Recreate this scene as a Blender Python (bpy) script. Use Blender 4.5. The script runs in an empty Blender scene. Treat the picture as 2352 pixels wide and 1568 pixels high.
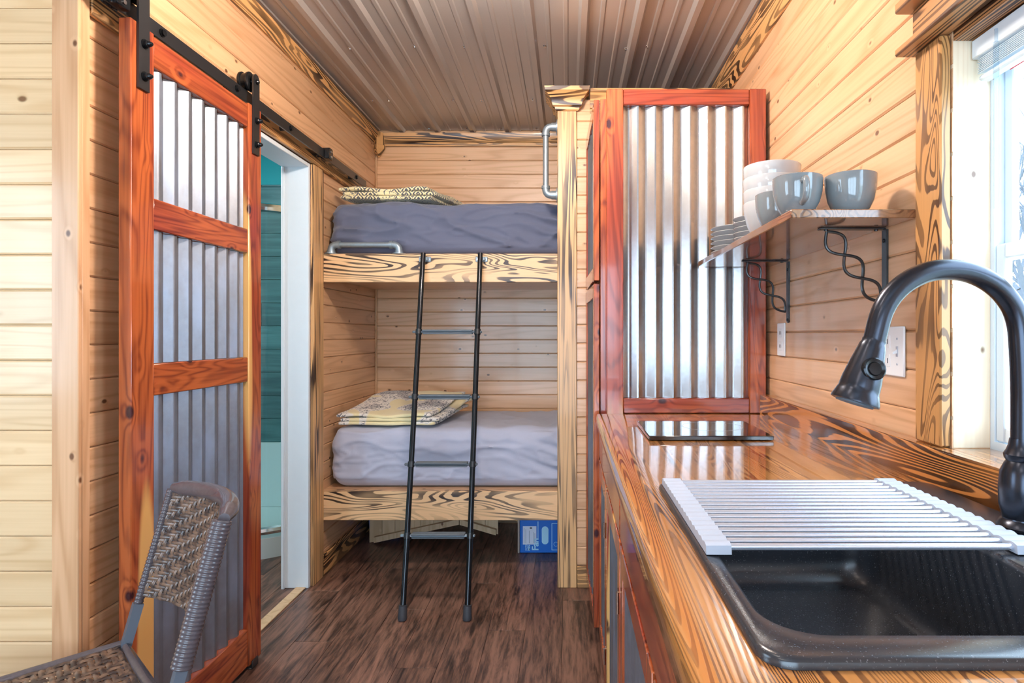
import bpy, bmesh, math, random
from mathutils import Vector, Matrix, noise
random.seed(7)
R = math.radians
S = bpy.context.scene
COL = S.collection
F = 1380.0                       # focal length in pixels of the 2352 px wide frame
EYE = 1.22
def P(px, py, d):                # photo pixel at depth d (metres along +Y) -> place in the room
    return Vector(((px - 1305.0) * d / F, d, EYE - (py - 768.0) * d / F))

# ------------------------------------------------------------------ camera
cam = bpy.data.cameras.new('camera'); camo = bpy.data.objects.new('camera', cam); COL.objects.link(camo)
camo.location = (0, 0, EYE); camo.rotation_euler = (R(90), 0, 0)
cam.sensor_width = 36; cam.lens = 36 * F / 2352
cam.shift_x = -129 / 2352; cam.shift_y = -16 / 2352
cam.clip_start = 0.02; cam.clip_end = 200
S.camera = camo
# ------------------------------------------------------------------ colour management
S.view_settings.view_transform = 'Standard'; S.view_settings.look = 'None'
S.view_settings.gamma = 1; S.view_settings.use_curve_mapping = False
S.view_settings.exposure = 0.2
# ------------------------------------------------------------------ overcast daylight
w = bpy.data.worlds.new('overcast_sky'); S.world = w; w.use_nodes = True
bg = w.node_tree.nodes['Background']; bg.inputs[0].default_value = (0.58, 0.79, 1.0, 1); bg.inputs[1].default_value = 9.6
def portal(name, loc, rot, sx, sy):
    l = bpy.data.lights.new(name, 'AREA'); l.shape = 'RECTANGLE'; l.size = sx; l.size_y = sy
    o = bpy.data.objects.new(name, l); COL.objects.link(o); o.location = loc; o.rotation_euler = rot
    l.cycles.is_portal = True
    return o
portal('window_portal', (0.95, 0.86, 1.41), (0, R(90), 0), 0.84, 0.72)
portal('rear_door_portal', (-0.7, -2.33, 1.08), (R(90), 0, 0), 2.6, 1.95)  # sampling portal for the added rear glazing
portal('side_window_portal', (-2.53, 0.425, 1.45), (0, R(-90), 0), 1.1, 0.85)  # sampling portal for the added side window
def lamp(name, loc, size, power, col, rot=(0, 0, 0)):
    l = bpy.data.lights.new(name, 'AREA'); l.shape = 'DISK'; l.size = size; l.energy = power; l.color = col
    o = bpy.data.objects.new(name, l); COL.objects.link(o); o.location = loc; o.rotation_euler = rot
    return o
FILL_LAMPS = [(-0.85, -0.60, 25.0), (-0.45, 0.45, 20.0), (-0.25, 1.70, 215.0)]   # place and glow of the unseen globe lamps added to light the room
WARM = (1.0, 0.86, 0.75)

# ------------------------------------------------------------------ mesh helpers
class MB:
    def __init__(s): s.v = []; s.f = []; s.M = None
    def add(s, vs, fs):
        o = len(s.v)
        for v in vs:
            v = Vector(v)
            if s.M is not None: v = s.M @ v
            s.v.append(tuple(v))
        for f in fs: s.f.append(tuple(i + o for i in f))
        return s
    def box(s, x0, x1, y0, y1, z0, z1, b=0.0):
        lo = (min(x0, x1), min(y0, y1), min(z0, z1)); hi = (max(x0, x1), max(y0, y1), max(z0, z1))
        if b <= 0:
            vs = [(hi[0] if i & 1 else lo[0], hi[1] if i & 2 else lo[1], hi[2] if i & 4 else lo[2]) for i in range(8)]
            return s.add(vs, [(0, 2, 3, 1), (4, 5, 7, 6), (0, 1, 5, 4), (2, 6, 7, 3), (0, 4, 6, 2), (1, 3, 7, 5)])
        b = min(b, 0.45 * min(hi[k] - lo[k] for k in range(3)))
        vs = []; idx = {}
        for c in range(8):
            sg = [(c >> k) & 1 for k in range(3)]
            for a in range(3):
                p = []
                for k in range(3):
                    q = hi[k] if sg[k] else lo[k]
                    if k != a: q += -b if sg[k] else b
                    p.append(q)
                idx[(c, a)] = len(vs); vs.append(p)
        fs = []
        for a in range(3):
            o = [k for k in range(3) if k != a]
            for sgn in (0, 1):
                cs = [(sgn << a) | (i << o[0]) | (j << o[1]) for i, j in ((0, 0), (1, 0), (1, 1), (0, 1))]
                fs.append([idx[(c, a)] for c in cs])
        for a in range(3):
            for b2 in range(a + 1, 3):
                k = 3 - a - b2
                for i in (0, 1):
                    for j in (0, 1):
                        c0 = (i << a) | (j << b2); c1 = c0 | (1 << k)
                        fs.append([idx[(c0, a)], idx[(c1, a)], idx[(c1, b2)], idx[(c0, b2)]])
        for c in range(8): fs.append([idx[(c, 0)], idx[(c, 1)], idx[(c, 2)]])
        return s.add(vs, fs)
    def tube(s, pts, r, seg=10, caps=True, closed=False):
        pts = [Vector(p) for p in pts]; n = len(pts)
        rr = r if isinstance(r, (list, tuple)) else [r] * n
        vs = []; fs = []
        up = None
        for i, p in enumerate(pts):
            if closed: t = pts[(i + 1) % n] - pts[i - 1]
            else: t = pts[min(i + 1, n - 1)] - pts[max(i - 1, 0)]
            t.normalize()
            if up is None:
                up = Vector((0, 0, 1)) if abs(t.z) < 0.9 else Vector((1, 0, 0))
            up = (up - t * up.dot(t)).normalized()
            sd = t.cross(up)
            for k in range(seg):
                a = 2 * math.pi * k / seg
                vs.append(p + (up * math.cos(a) + sd * math.sin(a)) * rr[i])
        m = n if closed else n - 1
        for i in range(m):
            for k in range(seg):
                a = i * seg + k; b = i * seg + (k + 1) % seg
                c = ((i + 1) % n) * seg + (k + 1) % seg; d = ((i + 1) % n) * seg + k
                fs.append((a, b, c, d))
        if caps and not closed:
            fs.append(tuple(range(seg))[::-1]); fs.append(tuple((n - 1) * seg + k for k in range(seg)))
        return s.add(vs, fs)
    def lathe(s, prof, c=(0, 0, 0), axis=(0, 0, 1), seg=24):
        axis = Vector(axis).normalized(); q = Vector((0, 0, 1)).rotation_difference(axis); c = Vector(c)
        vs = []; fs = []; n = len(prof)
        for r, z in prof:
            for k in range(seg):
                a = 2 * math.pi * k / seg
                vs.append(c + q @ Vector((r * math.cos(a), r * math.sin(a), z)))
        for i in range(n - 1):
            for k in range(seg):
                fs.append((i * seg + k, i * seg + (k + 1) % seg, (i + 1) * seg + (k + 1) % seg, (i + 1) * seg + k))
        if prof[0][0] > 1e-5: fs.append(tuple(range(seg))[::-1])
        if prof[-1][0] > 1e-5: fs.append(tuple((n - 1) * seg + k for k in range(seg)))
        return s.add(vs, fs)
    def prism(s, poly, axis, a0, a1):      # poly: 2-D points in the two other axes (in x,y,z order)
        def mk(p, a):
            return {'X': (a, p[0], p[1]), 'Y': (p[0], a, p[1]), 'Z': (p[0], p[1], a)}[axis]
        n = len(poly)
        vs = [mk(p, a0) for p in poly] + [mk(p, a1) for p in poly]
        fs = [tuple(range(n))[::-1], tuple(range(n, 2 * n))]
        for i in range(n): fs.append((i, (i + 1) % n, n + (i + 1) % n, n + i))
        return s.add(vs, fs)
    def mesh(s, name, mat, org=(0, 0, 0), angle=38):
        me = bpy.data.meshes.new(name)
        o = Vector(org)
        me.from_pydata([tuple(Vector(v) - o) for v in s.v], [], s.f)
        bm = bmesh.new(); bm.from_mesh(me)
        bmesh.ops.remove_doubles(bm, verts=bm.verts, dist=1e-6)
        bmesh.ops.recalc_face_normals(bm, faces=bm.faces)
        bm.to_mesh(me); bm.free()
        me.polygons.foreach_set('use_smooth', [True] * len(me.polygons))
        me.set_sharp_from_angle(angle=R(angle))
        if mat: me.materials.append(mat)
        return me
    def build(s, name, mat, parent=None, org=None, angle=38, **tags):
        if parent is not None: o = ANCH[parent.name]
        elif org is not None: o = Vector(org)
        else:
            xs = [v[0] for v in s.v]; ys = [v[1] for v in s.v]; zs = [v[2] for v in s.v]
            o = Vector(((min(xs) + max(xs)) / 2, (min(ys) + max(ys)) / 2, min(zs)))
        ob = bpy.data.objects.new(name, s.mesh(name, mat, o, angle)); COL.objects.link(ob)
        if parent is not None: ob.parent = parent
        else: ob.location = o
        ANCH[ob.name] = Vector(o)
        for k, v in tags.items(): ob[k] = v
        return ob
ANCH = {}
def thing(name, label, cat, loc=(0, 0, 0), group=None, kind=None):
    o = bpy.data.objects.new(name, None); COL.objects.link(o); o.location = loc; o.empty_display_size = 0.05
    ANCH[o.name] = Vector(loc)
    o['label'] = label; o['category'] = cat
    if group: o['group'] = group
    if kind: o['kind'] = kind
    return o
def struct(mb, name, mat, label=None, cat=None):
    o = mb.build(name, mat); o['kind'] = 'structure'
    if label: o['label'] = label
    if cat: o['category'] = cat
    return o
def copy_tree(o, parent=None, shift=(0, 0, 0)):
    c = o.copy(); COL.objects.link(c); c.parent = parent
    if parent is None: c.location = o.location + Vector(shift)
    ANCH[c.name] = ANCH[o.name] + Vector(shift)
    for ch in list(o.children): copy_tree(ch, c, shift)
    return c
def Bx(*a, b=0.0): return MB().box(*a, b=b)

# ------------------------------------------------------------------ materials
class NG:
    def __init__(s, name):
        s.mat = bpy.data.materials.new(name); s.mat.use_nodes = True; s.nt = s.mat.node_tree
        s.b = s.nt.nodes['Principled BSDF']
    def set(s, sock, val, node=None):
        i = (node or s.b).inputs[sock]
        if hasattr(val, 'is_output'): s.nt.links.new(val, i)
        else: i.default_value = val
    def node(s, t, props=None, **ins):
        n = s.nt.nodes.new(t)
        for k, v in (props or {}).items(): setattr(n, k, v)
        for k, v in ins.items(): s.set(k.replace('_', ' ') if k.replace('_', ' ') in n.inputs else k, v, n)
        return n
    def m(s, op, a, b=0.0, c=0.0):
        n = s.nt.nodes.new('ShaderNodeMath'); n.operation = op
        for i, x in enumerate((a, b, c)): s.set(i, x, n)
        return n.outputs[0]
    def vm(s, op, a, b=(0, 0, 0)):
        n = s.nt.nodes.new('ShaderNodeVectorMath'); n.operation = op
        s.set(0, a, n); s.set(1, b, n)
        return n.outputs[0]
    def noise(s, vec, scale=1.0, detail=2.0, rough=0.5, dist=0.0):
        n = s.node('ShaderNodeTexNoise', None, Vector=vec, Scale=scale, Detail=detail, Roughness=rough, Distortion=dist)
        return n.outputs[0]
    def ss(s, x, a, b):                       # smoothstep
        n = s.nt.nodes.new('ShaderNodeMapRange'); n.interpolation_type = 'SMOOTHSTEP'
        s.set(0, x, n); s.set(1, a, n); s.set(2, b, n); return n.outputs[0]
    def mix(s, f, a, b, mode='MIX'):
        n = s.nt.nodes.new('ShaderNodeMix'); n.data_type = 'RGBA'; n.blend_type = mode
        s.set(0, f, n); s.set(6, a, n); s.set(7, b, n); return n.outputs[2]
    def pos(s): return s.node('ShaderNodeNewGeometry').outputs['Position']
    def rnd(s): return s.node('ShaderNodeObjectInfo').outputs['Random']
    def bump(s, h, strength=0.3, dist=0.002):
        n = s.node('ShaderNodeBump', None, Height=h, Strength=strength, Distance=dist)
        s.set('Normal', n.outputs[0])
    def pbr(s, col=None, rough=None, metal=None, coat=None, coatr=0.05, spec=None):
        if col is not None: s.set('Base Color', col)
        if rough is not None: s.set('Roughness', rough)
        if metal is not None: s.set('Metallic', metal)
        if coat is not None: s.set('Coat Weight', coat); s.set('Coat Roughness', coatr)
        if spec is not None: s.set('Specular IOR Level', spec)
        return s
def c4(c): return (c[0], c[1], c[2], 1.0)
def plain(name, col, rough=0.5, metal=0.0, coat=None, var=0.0, vscale=20.0, bump=0.0, bscale=200.0):
    g = NG(name); col4 = c4(col)
    if var > 0:
        f = g.noise(g.pos(), vscale, 4, 0.6)
        col4 = g.mix(f, c4([x * (1 - var) for x in col]), c4([min(1, x * (1 + var)) for x in col]))
    g.pbr(col4, rough, metal, coat)
    if bump > 0: g.bump(g.noise(g.pos(), bscale, 3), bump, 0.001)
    return g.mat
AX = {'X': 0, 'Y': 1, 'Z': 2}
def grain_vec(g, axis, along, across, randomize=True):
    sc = [across] * 3; sc[AX[axis]] = along
    v = g.pos()
    if randomize:
        r = g.rnd()
        off = g.node('ShaderNodeCombineXYZ', None, X=g.m('MULTIPLY', r, 13.7), Y=g.m('MULTIPLY', r, 7.3), Z=g.m('MULTIPLY', r, 29.1)).outputs[0]
        v = g.vm('ADD', v, off)
    return g.vm('MULTIPLY', v, tuple(sc)), v
def knots(g, v, axis, dens, size, keep=0.35, stretch=1.5):
    sc = [dens] * 3; sc[AX[axis]] = dens / stretch
    vo = g.node('ShaderNodeTexVoronoi', None, Vector=g.vm('MULTIPLY', v, tuple(sc)), Scale=1.0)
    sep = g.node('ShaderNodeSeparateColor', None, Color=vo.outputs['Color'])
    k = g.ss(sep.outputs[0], 1 - keep, 1 - keep + 0.02)
    return vo.outputs['Distance'], k
def pine(name, axis, light, dark, rough=0.35, coat=0.3, knot=(0.16, 0.07, 0.03), lines=9.0, lw=0.5, dens=14.0, rv=0.16):
    g = NG(name)
    vec, v = grain_vec(g, axis, 0.7, 9.0)
    d, k = knots(g, v, axis, dens, 1.0, 0.8)
    near = g.m('MULTIPLY', g.m('SUBTRACT', 1.0, g.ss(d, 0.0, 0.22)), k)
    n0 = g.m('ADD', g.noise(vec, 1.0, 1.5, 0.4, 0.3), g.m('MULTIPLY', near, 0.08))
    ln = g.m('ADD', g.m('MULTIPLY', g.m('SINE', g.m('MULTIPLY', n0, lines * 6.283)), 0.5), 0.5)
    ln = g.m('POWER', ln, 3.0)
    v2, _ = grain_vec(g, axis, 3.0, 140.0)
    fine = g.noise(v2, 1.0, 2.0)
    f = g.m('ADD', g.m('MULTIPLY', ln, lw), g.m('MULTIPLY', g.m('SUBTRACT', fine, 0.4), 0.7))
    f = g.m('MINIMUM', g.m('MAXIMUM', f, 0.0), 1.0)
    col = g.mix(f, c4(light), c4(dark))
    br = g.m('ADD', 1.0 - rv / 2, g.m('MULTIPLY', g.rnd(), rv))
    col = g.mix(1.0, col, g.node('ShaderNodeCombineColor', None, Red=br, Green=br, Blue=br).outputs[0], 'MULTIPLY')
    kn = g.m('MULTIPLY', g.m('SUBTRACT', 1.0, g.ss(d, 0.055, 0.115)), k)
    col = g.mix(kn, col, c4(knot))
    g.pbr(col, rough, 0, coat, 0.12)
    g.bump(fine, 0.08, 0.001)
    return g.mat
def charred(name, axis, light, dark, along=0.9, across=9.0, lines=9.0, lo=0.45, hi=0.8, burn=0.8, rough=0.38, coat=0.15, dist=0.6, streak=0.25, coatr=0.08, rnd=True):
    g = NG(name)
    vec, v = grain_vec(g, axis, along, across, rnd)
    n0 = g.noise(vec, 1.0, 1.2, 0.4, dist)
    v2, _ = grain_vec(g, axis, 4.0, 160.0, rnd)
    fine = g.noise(v2, 1.0, 2.0)
    ln = g.m('ADD', g.m('MULTIPLY', g.m('SINE', g.m('MULTIPLY', n0, lines * 6.283)), 0.5), 0.5)
    ln = g.m('ADD', ln, g.m('MULTIPLY', g.m('SUBTRACT', fine, 0.5), 0.5))
    v3, _ = grain_vec(g, axis, 2.5, 11.0, rnd)
    b = g.ss(g.noise(v3, 1.0, 2.0), 0.32, 0.68)
    f = g.m('MULTIPLY', g.ss(ln, lo, hi), g.m('ADD', 1 - burn, g.m('MULTIPLY', b, burn)))
    lt = g.mix(g.m('MULTIPLY', fine, streak * 2), c4(light), c4([x * 0.6 for x in light]))
    col = g.mix(f, lt, c4(dark))
    g.pbr(col, rough, 0, coat, coatr)
    g.bump(g.m('SUBTRACT', 1.0, f), 0.12, 0.001)
    return g.mat
def cedar(name, axis, a=(0.47, 0.115, 0.032), b=(0.13, 0.018, 0.010), deep=(0.33, 0.055, 0.025), sap=(0.75, 0.42, 0.14), rough=0.25, sapamt=0.66, coat=0.5):
    g = NG(name)
    vec, v = grain_vec(g, axis, 1.0, 9.0)
    d, k = knots(g, v, axis, 13.0, 1.0, 0.40, 1.7)
    near = g.m('MULTIPLY', g.m('SUBTRACT', 1.0, g.ss(d, 0.0, 0.45)), k)
    n0 = g.m('ADD', g.noise(vec, 1.0, 2.0, 0.5, 0.6), g.m('MULTIPLY', near, 0.12))
    ln = g.m('ADD', g.m('MULTIPLY', g.m('SINE', g.m('MULTIPLY', n0, 75.0)), 0.5), 0.5)
    big = g.noise(g.vm('MULTIPLY', vec, (0.8, 0.8, 0.8)), 1.0, 2.0, 0.5, 0.8)
    v2, _ = grain_vec(g, axis, 3.0, 110.0); fine = g.noise(v2, 1.0, 2.0)
    f = g.m('MINIMUM', g.m('MAXIMUM', g.m('ADD', g.m('MULTIPLY', g.m('POWER', ln, 2.0), 0.55), g.m('MULTIPLY', g.m('SUBTRACT', fine, 0.45), 1.3)), 0.0), 1.0)
    c1 = g.mix(g.ss(big, 0.36, 0.62), c4(deep), c4(a))
    col = g.mix(f, c1, c4(b))
    sp = g.ss(g.noise(g.vm('MULTIPLY', vec, (0.5, 0.5, 0.5)), 1.0, 1.0), sapamt, sapamt + 0.03)
    col = g.mix(sp, col, c4(sap))
    kn = g.m('MULTIPLY', g.m('SUBTRACT', 1.0, g.ss(d, 0.09, 0.19)), k)
    col = g.mix(kn, col, (0.045, 0.010, 0.014, 1))
    g.pbr(col, rough, 0, coat, 0.06); g.bump(fine, 0.08, 0.001)
    return g.mat
def galv(name, col, rough, rv=0.15, spangle=60.0, metal=1.0, dust=0.0, dustcol=(0.5, 0.6, 0.8)):
    g = NG(name); p = g.pos()
    n1 = g.noise(p, spangle, 5, 0.65); n2 = g.noise(g.vm('MULTIPLY', p, (1, 1, 0.35)), 9.0, 4, 0.6)
    c = g.mix(n1, c4([x * 0.8 for x in col]), c4([min(1, x * 1.15) for x in col]))
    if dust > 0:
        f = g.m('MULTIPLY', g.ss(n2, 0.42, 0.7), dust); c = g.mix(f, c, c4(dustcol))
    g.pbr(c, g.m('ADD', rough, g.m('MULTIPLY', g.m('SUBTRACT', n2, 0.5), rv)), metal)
    return g.mat
MAT = {}
PL, PD = (0.745, 0.455, 0.255), (0.53, 0.275, 0.125)
for ax in 'XYZ':
    MAT['pine' + ax] = pine('pine_' + ax, ax, PL, PD)
    MAT['cedar' + ax] = cedar('cedar_' + ax, ax)
    MAT['char' + ax] = charred('charred_pine_' + ax, ax, (0.76, 0.41, 0.16), (0.025, 0.010, 0.006), along=1.0, across=13.0, lines=13.0, lo=0.36, hi=0.60, burn=0.5)
MAT['cedarX'] = cedar('cedar_across', 'X', sapamt=0.74)
MAT['pale'] = pine('pale_pine', 'X', (0.80, 0.585, 0.34), (0.63, 0.41, 0.20), knot=(0.2, 0.1, 0.04), dens=11.0)
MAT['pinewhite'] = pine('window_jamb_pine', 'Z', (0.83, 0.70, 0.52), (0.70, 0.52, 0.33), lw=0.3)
MAT['charswirl'] = charred('charred_rail', 'X', (0.86, 0.55, 0.29), (0.028, 0.012, 0.007), along=1.5, across=7.0, lines=18.0, lo=0.55, hi=0.76, burn=0.9, dist=0.7)
MAT['charpost'] = charred('charred_post', 'Z', (0.76, 0.45, 0.20), (0.035, 0.014, 0.007), along=0.5, across=20.0, lines=11.0, lo=0.52, hi=0.78, dist=0.3)
MAT['charring'] = charred('charred_window_casing', 'Z', (0.60, 0.30, 0.105), (0.05, 0.017, 0.007), along=2.6, across=13.0, lines=15.0, lo=0.58, hi=0.82, burn=0.5, dist=0.8)
MAT['counter'] = charred('glossy_counter_wood', 'Y', (0.62, 0.27, 0.075), (0.06, 0.018, 0.009), along=0.40, across=13.0, lines=38.0, lo=0.50, hi=0.74, burn=0.55, rough=0.15, coat=1.0, dist=0.7, streak=0.35, coatr=0.03)
MAT['splash'] = charred('charred_backsplash', 'Y', (0.66, 0.26, 0.07), (0.018, 0.007, 0.005), along=0.7, across=9.0, lines=32.0, lo=0.22, hi=0.5, burn=0.35, rough=0.2, coat=0.8, dist=0.6)
MAT['shelf'] = charred('dark_stained_shelf', 'Y', (0.30, 0.145, 0.07), (0.08, 0.03, 0.015), along=1.0, across=13.0, lines=16.0, lo=0.4, hi=0.9, rough=0.2, coat=0.9)
MAT['header'] = charred('charred_header', 'Y', (0.55, 0.26, 0.10), (0.035, 0.014, 0.008), along=0.5, across=16.0, lines=14.0, lo=0.42, hi=0.7, burn=0.35)
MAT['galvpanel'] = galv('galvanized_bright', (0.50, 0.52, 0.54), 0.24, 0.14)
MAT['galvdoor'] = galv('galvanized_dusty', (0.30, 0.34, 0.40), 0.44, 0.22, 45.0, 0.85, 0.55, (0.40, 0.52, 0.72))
MAT['galvpipe'] = galv('galvanized_pipe', (0.30, 0.36, 0.40), 0.42, 0.2, 80.0, 0.6)
MAT['ceilmetal'] = plain('taupe_painted_steel', (0.46, 0.425, 0.40), 0.33, 0.45, var=0.05, vscale=300.0)
MAT['black'] = plain('black_powder_coat', (0.012, 0.013, 0.015), 0.38, 0.0, 0.3)
MAT['blackgloss'] = plain('black_gloss_metal', (0.02, 0.022, 0.025), 0.18, 0.6)
MAT['bronze'] = plain('oil_rubbed_bronze', (0.045, 0.05, 0.065), 0.26, 0.85, var=0.1, vscale=40)
MAT['steel'] = plain('brushed_steel_tube', (0.72, 0.80, 0.92), 0.27, 0.75)
MAT['chrome'] = plain('chrome', (0.8, 0.82, 0.85), 0.12, 1.0)
MAT['silicone'] = plain('pale_grey_silicone', (0.42, 0.46, 0.54), 0.5)
MAT['white'] = plain('white_plastic', (0.82, 0.85, 0.88), 0.35)
MAT['whitepaint'] = plain('white_painted_wood', (0.74, 0.84, 0.92), 0.45, var=0.03)
MAT['vinyl'] = plain('white_vinyl', (0.75, 0.85, 0.92), 0.4)
MAT['teal'] = plain('teal_wall_paint', (0.0, 0.32, 0.36), 0.6, var=0.06)
MAT['acrylic'] = plain('white_acrylic', (0.78, 0.84, 0.84), 0.25)
MAT['ceramicw'] = plain('white_ceramic', (0.45, 0.46, 0.47), 0.12, 0, 0.5)
MAT['ceramicg'] = plain('grey_ceramic', (0.20, 0.225, 0.235), 0.1, 0, 0.6)
MAT['rubber'] = plain('dark_rubber', (0.04, 0.042, 0.05), 0.6)
MAT['tread'] = plain('grey_tread', (0.10, 0.12, 0.14), 0.5, var=0.1, vscale=60)
MAT['lampglass'] = plain('lamp_shade_glass', (0.9, 0.88, 0.84), 0.4)
MAT['greymetal'] = plain('grey_chair_frame', (0.20, 0.25, 0.31), 0.35, 0.5)
def sinkmat():
    g = NG('black_granite_composite'); p = g.pos()
    f = g.ss(g.noise(p, 420.0, 2), 0.64, 0.74)
    sc = g.ss(g.noise(g.vm('MULTIPLY', p, (30, 140, 60)), 1.0, 4, 0.7), 0.66, 0.8)
    col = g.mix(f, (0.026, 0.030, 0.038, 1), (0.13, 0.145, 0.17, 1))
    col = g.mix(g.m('MULTIPLY', sc, 0.06), col, (0.5, 0.55, 0.6, 1))
    g.pbr(col, 0.24, 0, None, None, 0.7); g.bump(g.noise(p, 1200.0, 2), 0.1, 0.0005); return g.mat
MAT['sink'] = sinkmat()
def floormat():
    g = NG('dark_walnut_vinyl_plank')
    vec, v = grain_vec(g, 'Y', 2.2, 16.0)
    n0 = g.noise(vec, 1.0, 5, 0.65, 1.2)
    v2, _ = grain_vec(g, 'Y', 7.0, 90.0); fine = g.noise(v2, 1.0, 4, 0.7)
    f = g.m('ADD', g.m('MULTIPLY', n0, 0.65), g.m('MULTIPLY', fine, 0.5))
    col = g.mix(g.ss(f, 0.40, 0.74), (0.022, 0.011, 0.009, 1), (0.28, 0.145, 0.10, 1))
    br = g.m('ADD', 0.85, g.m('MULTIPLY', g.rnd(), 0.3))
    col = g.mix(1.0, col, g.node('ShaderNodeCombineColor', None, Red=br, Green=br, Blue=br).outputs[0], 'MULTIPLY')
    g.pbr(col, g.m('ADD', 0.26, g.m('MULTIPLY', fine, 0.2)), 0); g.bump(fine, 0.25, 0.001); return g.mat
MAT['plank'] = floormat()
def tilemat():
    g = NG('teal_grey_wood_tile')
    vec, v = grain_vec(g, 'X', 1.5, 22.0)
    n0 = g.noise(vec, 1.0, 4, 0.6, 0.6)
    col = g.mix(g.ss(n0, 0.3, 0.7), (0.030, 0.115, 0.125, 1), (0.075, 0.215, 0.225, 1))
    br = g.m('ADD', 0.8, g.m('MULTIPLY', g.rnd(), 0.4))
    col = g.mix(1.0, col, g.node('ShaderNodeCombineColor', None, Red=br, Green=br, Blue=br).outputs[0], 'MULTIPLY')
    g.pbr(col, 0.4); return g.mat
MAT['tile'] = tilemat()
def fabric(name, col, rough=0.85):
    g = NG(name); p = g.pos()
    w1 = g.noise(g.vm('MULTIPLY', p, (900, 900, 900)), 1.0, 1)
    n2 = g.noise(p, 5.0, 4, 0.6)
    c = g.mix(g.m('ADD', g.m('MULTIPLY', w1, 0.35), g.m('MULTIPLY', n2, 0.5)), c4([x * 0.75 for x in col]), c4([x * 1.2 for x in col]))
    g.pbr(c, rough); g.set('Sheen Weight', 0.25); g.bump(w1, 0.1, 0.0005); return g.mat
MAT['slate'] = fabric('slate_blue_sheet', (0.105, 0.120, 0.185))
MAT['lilac'] = fabric('pale_grey_sheet', (0.46, 0.48, 0.60))
def blanket(name, style):
    g = NG(name); p = g.pos()
    sep = g.node('ShaderNodeSeparateXYZ', None, Vector=p); x, y, z = sep.outputs
    yel = (0.83, 0.72, 0.40, 1); navy = (0.025, 0.035, 0.075, 1); cream = (0.80, 0.76, 0.70, 1)
    fuzz = g.noise(p, 260.0, 3)
    # zigzag key pattern
    tri = g.m('ABSOLUTE', g.m('SUBTRACT', g.m('FRACT', g.m('MULTIPLY', x, 16.0)), 0.5))
    zz = g.m('SINE', g.m('MULTIPLY', g.m('ADD', g.m('ADD', g.m('MULTIPLY', y, 1.0), z), g.m('MULTIPLY', tri, 0.07)), 330.0))
    zig = g.ss(zz, 0.0, 0.2)
    # small scattered motif
    vo = g.node('ShaderNodeTexVoronoi', {'feature': 'DISTANCE_TO_EDGE'}, Vector=g.vm('ADD', p, g.vm('MULTIPLY', g.node('ShaderNodeTexNoise', None, Vector=p, Scale=40.0).outputs[1], (0.03, 0.03, 0.03))), Scale=42.0)
    mot = g.m('MULTIPLY', g.m('SUBTRACT', 1.0, g.ss(vo.outputs['Distance'], 0.05, 0.12)), g.ss(g.noise(p, 60.0, 2), 0.46, 0.54))
    big = g.noise(p, 4.5 if style else 6.5, 1.5, 0.5, 0.8)
    if style:
        base = g.mix(g.ss(big, 0.46, 0.48), yel, cream); pat = g.m('MULTIPLY', g.ss(big, 0.47, 0.49), mot)
        pat2 = g.m('MULTIPLY', g.ss(big, 0.58, 0.59), zig)
    else:
        base = yel; pat = g.m('MULTIPLY', g.ss(big, 0.50, 0.52), mot); pat2 = g.m('MULTIPLY', g.m('SUBTRACT', 1.0, g.ss(big, 0.53, 0.55)), zig)
    c = g.mix(g.m('MAXIMUM', pat, pat2), base, navy)
    c = g.mix(g.m('MULTIPLY', fuzz, 0.3), c, (0.5, 0.45, 0.35, 1))
    g.pbr(c, 0.95); g.set('Sheen Weight', 0.3); g.bump(fuzz, 0.3, 0.001); return g.mat
MAT['blanketlow'] = blanket('yellow_navy_throw_low', True); MAT['blankettop'] = blanket('yellow_navy_throw_top', False)
def glassmat(name, tint=(1, 1, 1), refl=1.0):
    g = NG(name); nt = g.nt
    fc_ = g.node('ShaderNodeLayerWeight', None, Blend=0.5).outputs['Facing']
    fr = g.m('ADD', 0.03, g.m('MULTIPLY', g.m('POWER', fc_, 5.0), 0.95))
    tr = g.node('ShaderNodeBsdfTransparent', None, Color=c4(tint)).outputs[0]
    gl = g.node('ShaderNodeBsdfGlossy', None, Roughness=0.02).outputs[0]
    mx = g.node('ShaderNodeMixShader'); g.set(0, g.m('MULTIPLY', fr, refl), mx); g.set(1, tr, mx); g.set(2, gl, mx)
    nt.links.new(mx.outputs[0], nt.nodes['Material Output'].inputs[0]); return g.mat
MAT['glass'] = glassmat('window_glass'); MAT['showerglass'] = glassmat('shower_glass', (0.80, 0.93, 0.92))
MAT['clear'] = glassmat('clear_acrylic_wand', (0.85, 0.92, 0.97), 1.6)
MAT['cooktop'] = plain('black_cooktop_glass', (0.010, 0.008, 0.010), 0.04, 0, 1.0)
MAT['ring'] = plain('cooktop_print', (0.45, 0.42, 0.42), 0.3)
MAT['boxblue'] = plain('blue_printed_cardboard', (0.0, 0.14, 0.60), 0.45, var=0.08)
MAT['boxlight'] = plain('pale_blue_print', (0.45, 0.75, 0.95), 0.5)
MAT['label'] = plain('white_paper_label', (0.72, 0.75, 0.88), 0.6)
MAT['cardboard'] = plain('brown_cardboard', (0.42, 0.34, 0.30), 0.8, var=0.1)
MAT['redtag'] = plain('red_warning_print', (0.75, 0.05, 0.06), 0.5)
MAT['bark'] = plain('grey_bark', (0.075, 0.085, 0.105), 0.9, var=0.2)
MAT['grass'] = plain('winter_grass', (0.42, 0.43, 0.36), 0.95, var=0.25, vscale=3)
def wickermat():
    g = NG('brown_grey_resin_wicker'); p = g.pos()
    n1 = g.noise(p, 45.0, 2, 0.5)
    c = g.mix(g.ss(n1, 0.35, 0.65), (0.045, 0.034, 0.032, 1), (0.20, 0.125, 0.085, 1))
    g.pbr(c, 0.32, 0, 0.3, 0.2); return g.mat
MAT['wicker'] = wickermat()
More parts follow.
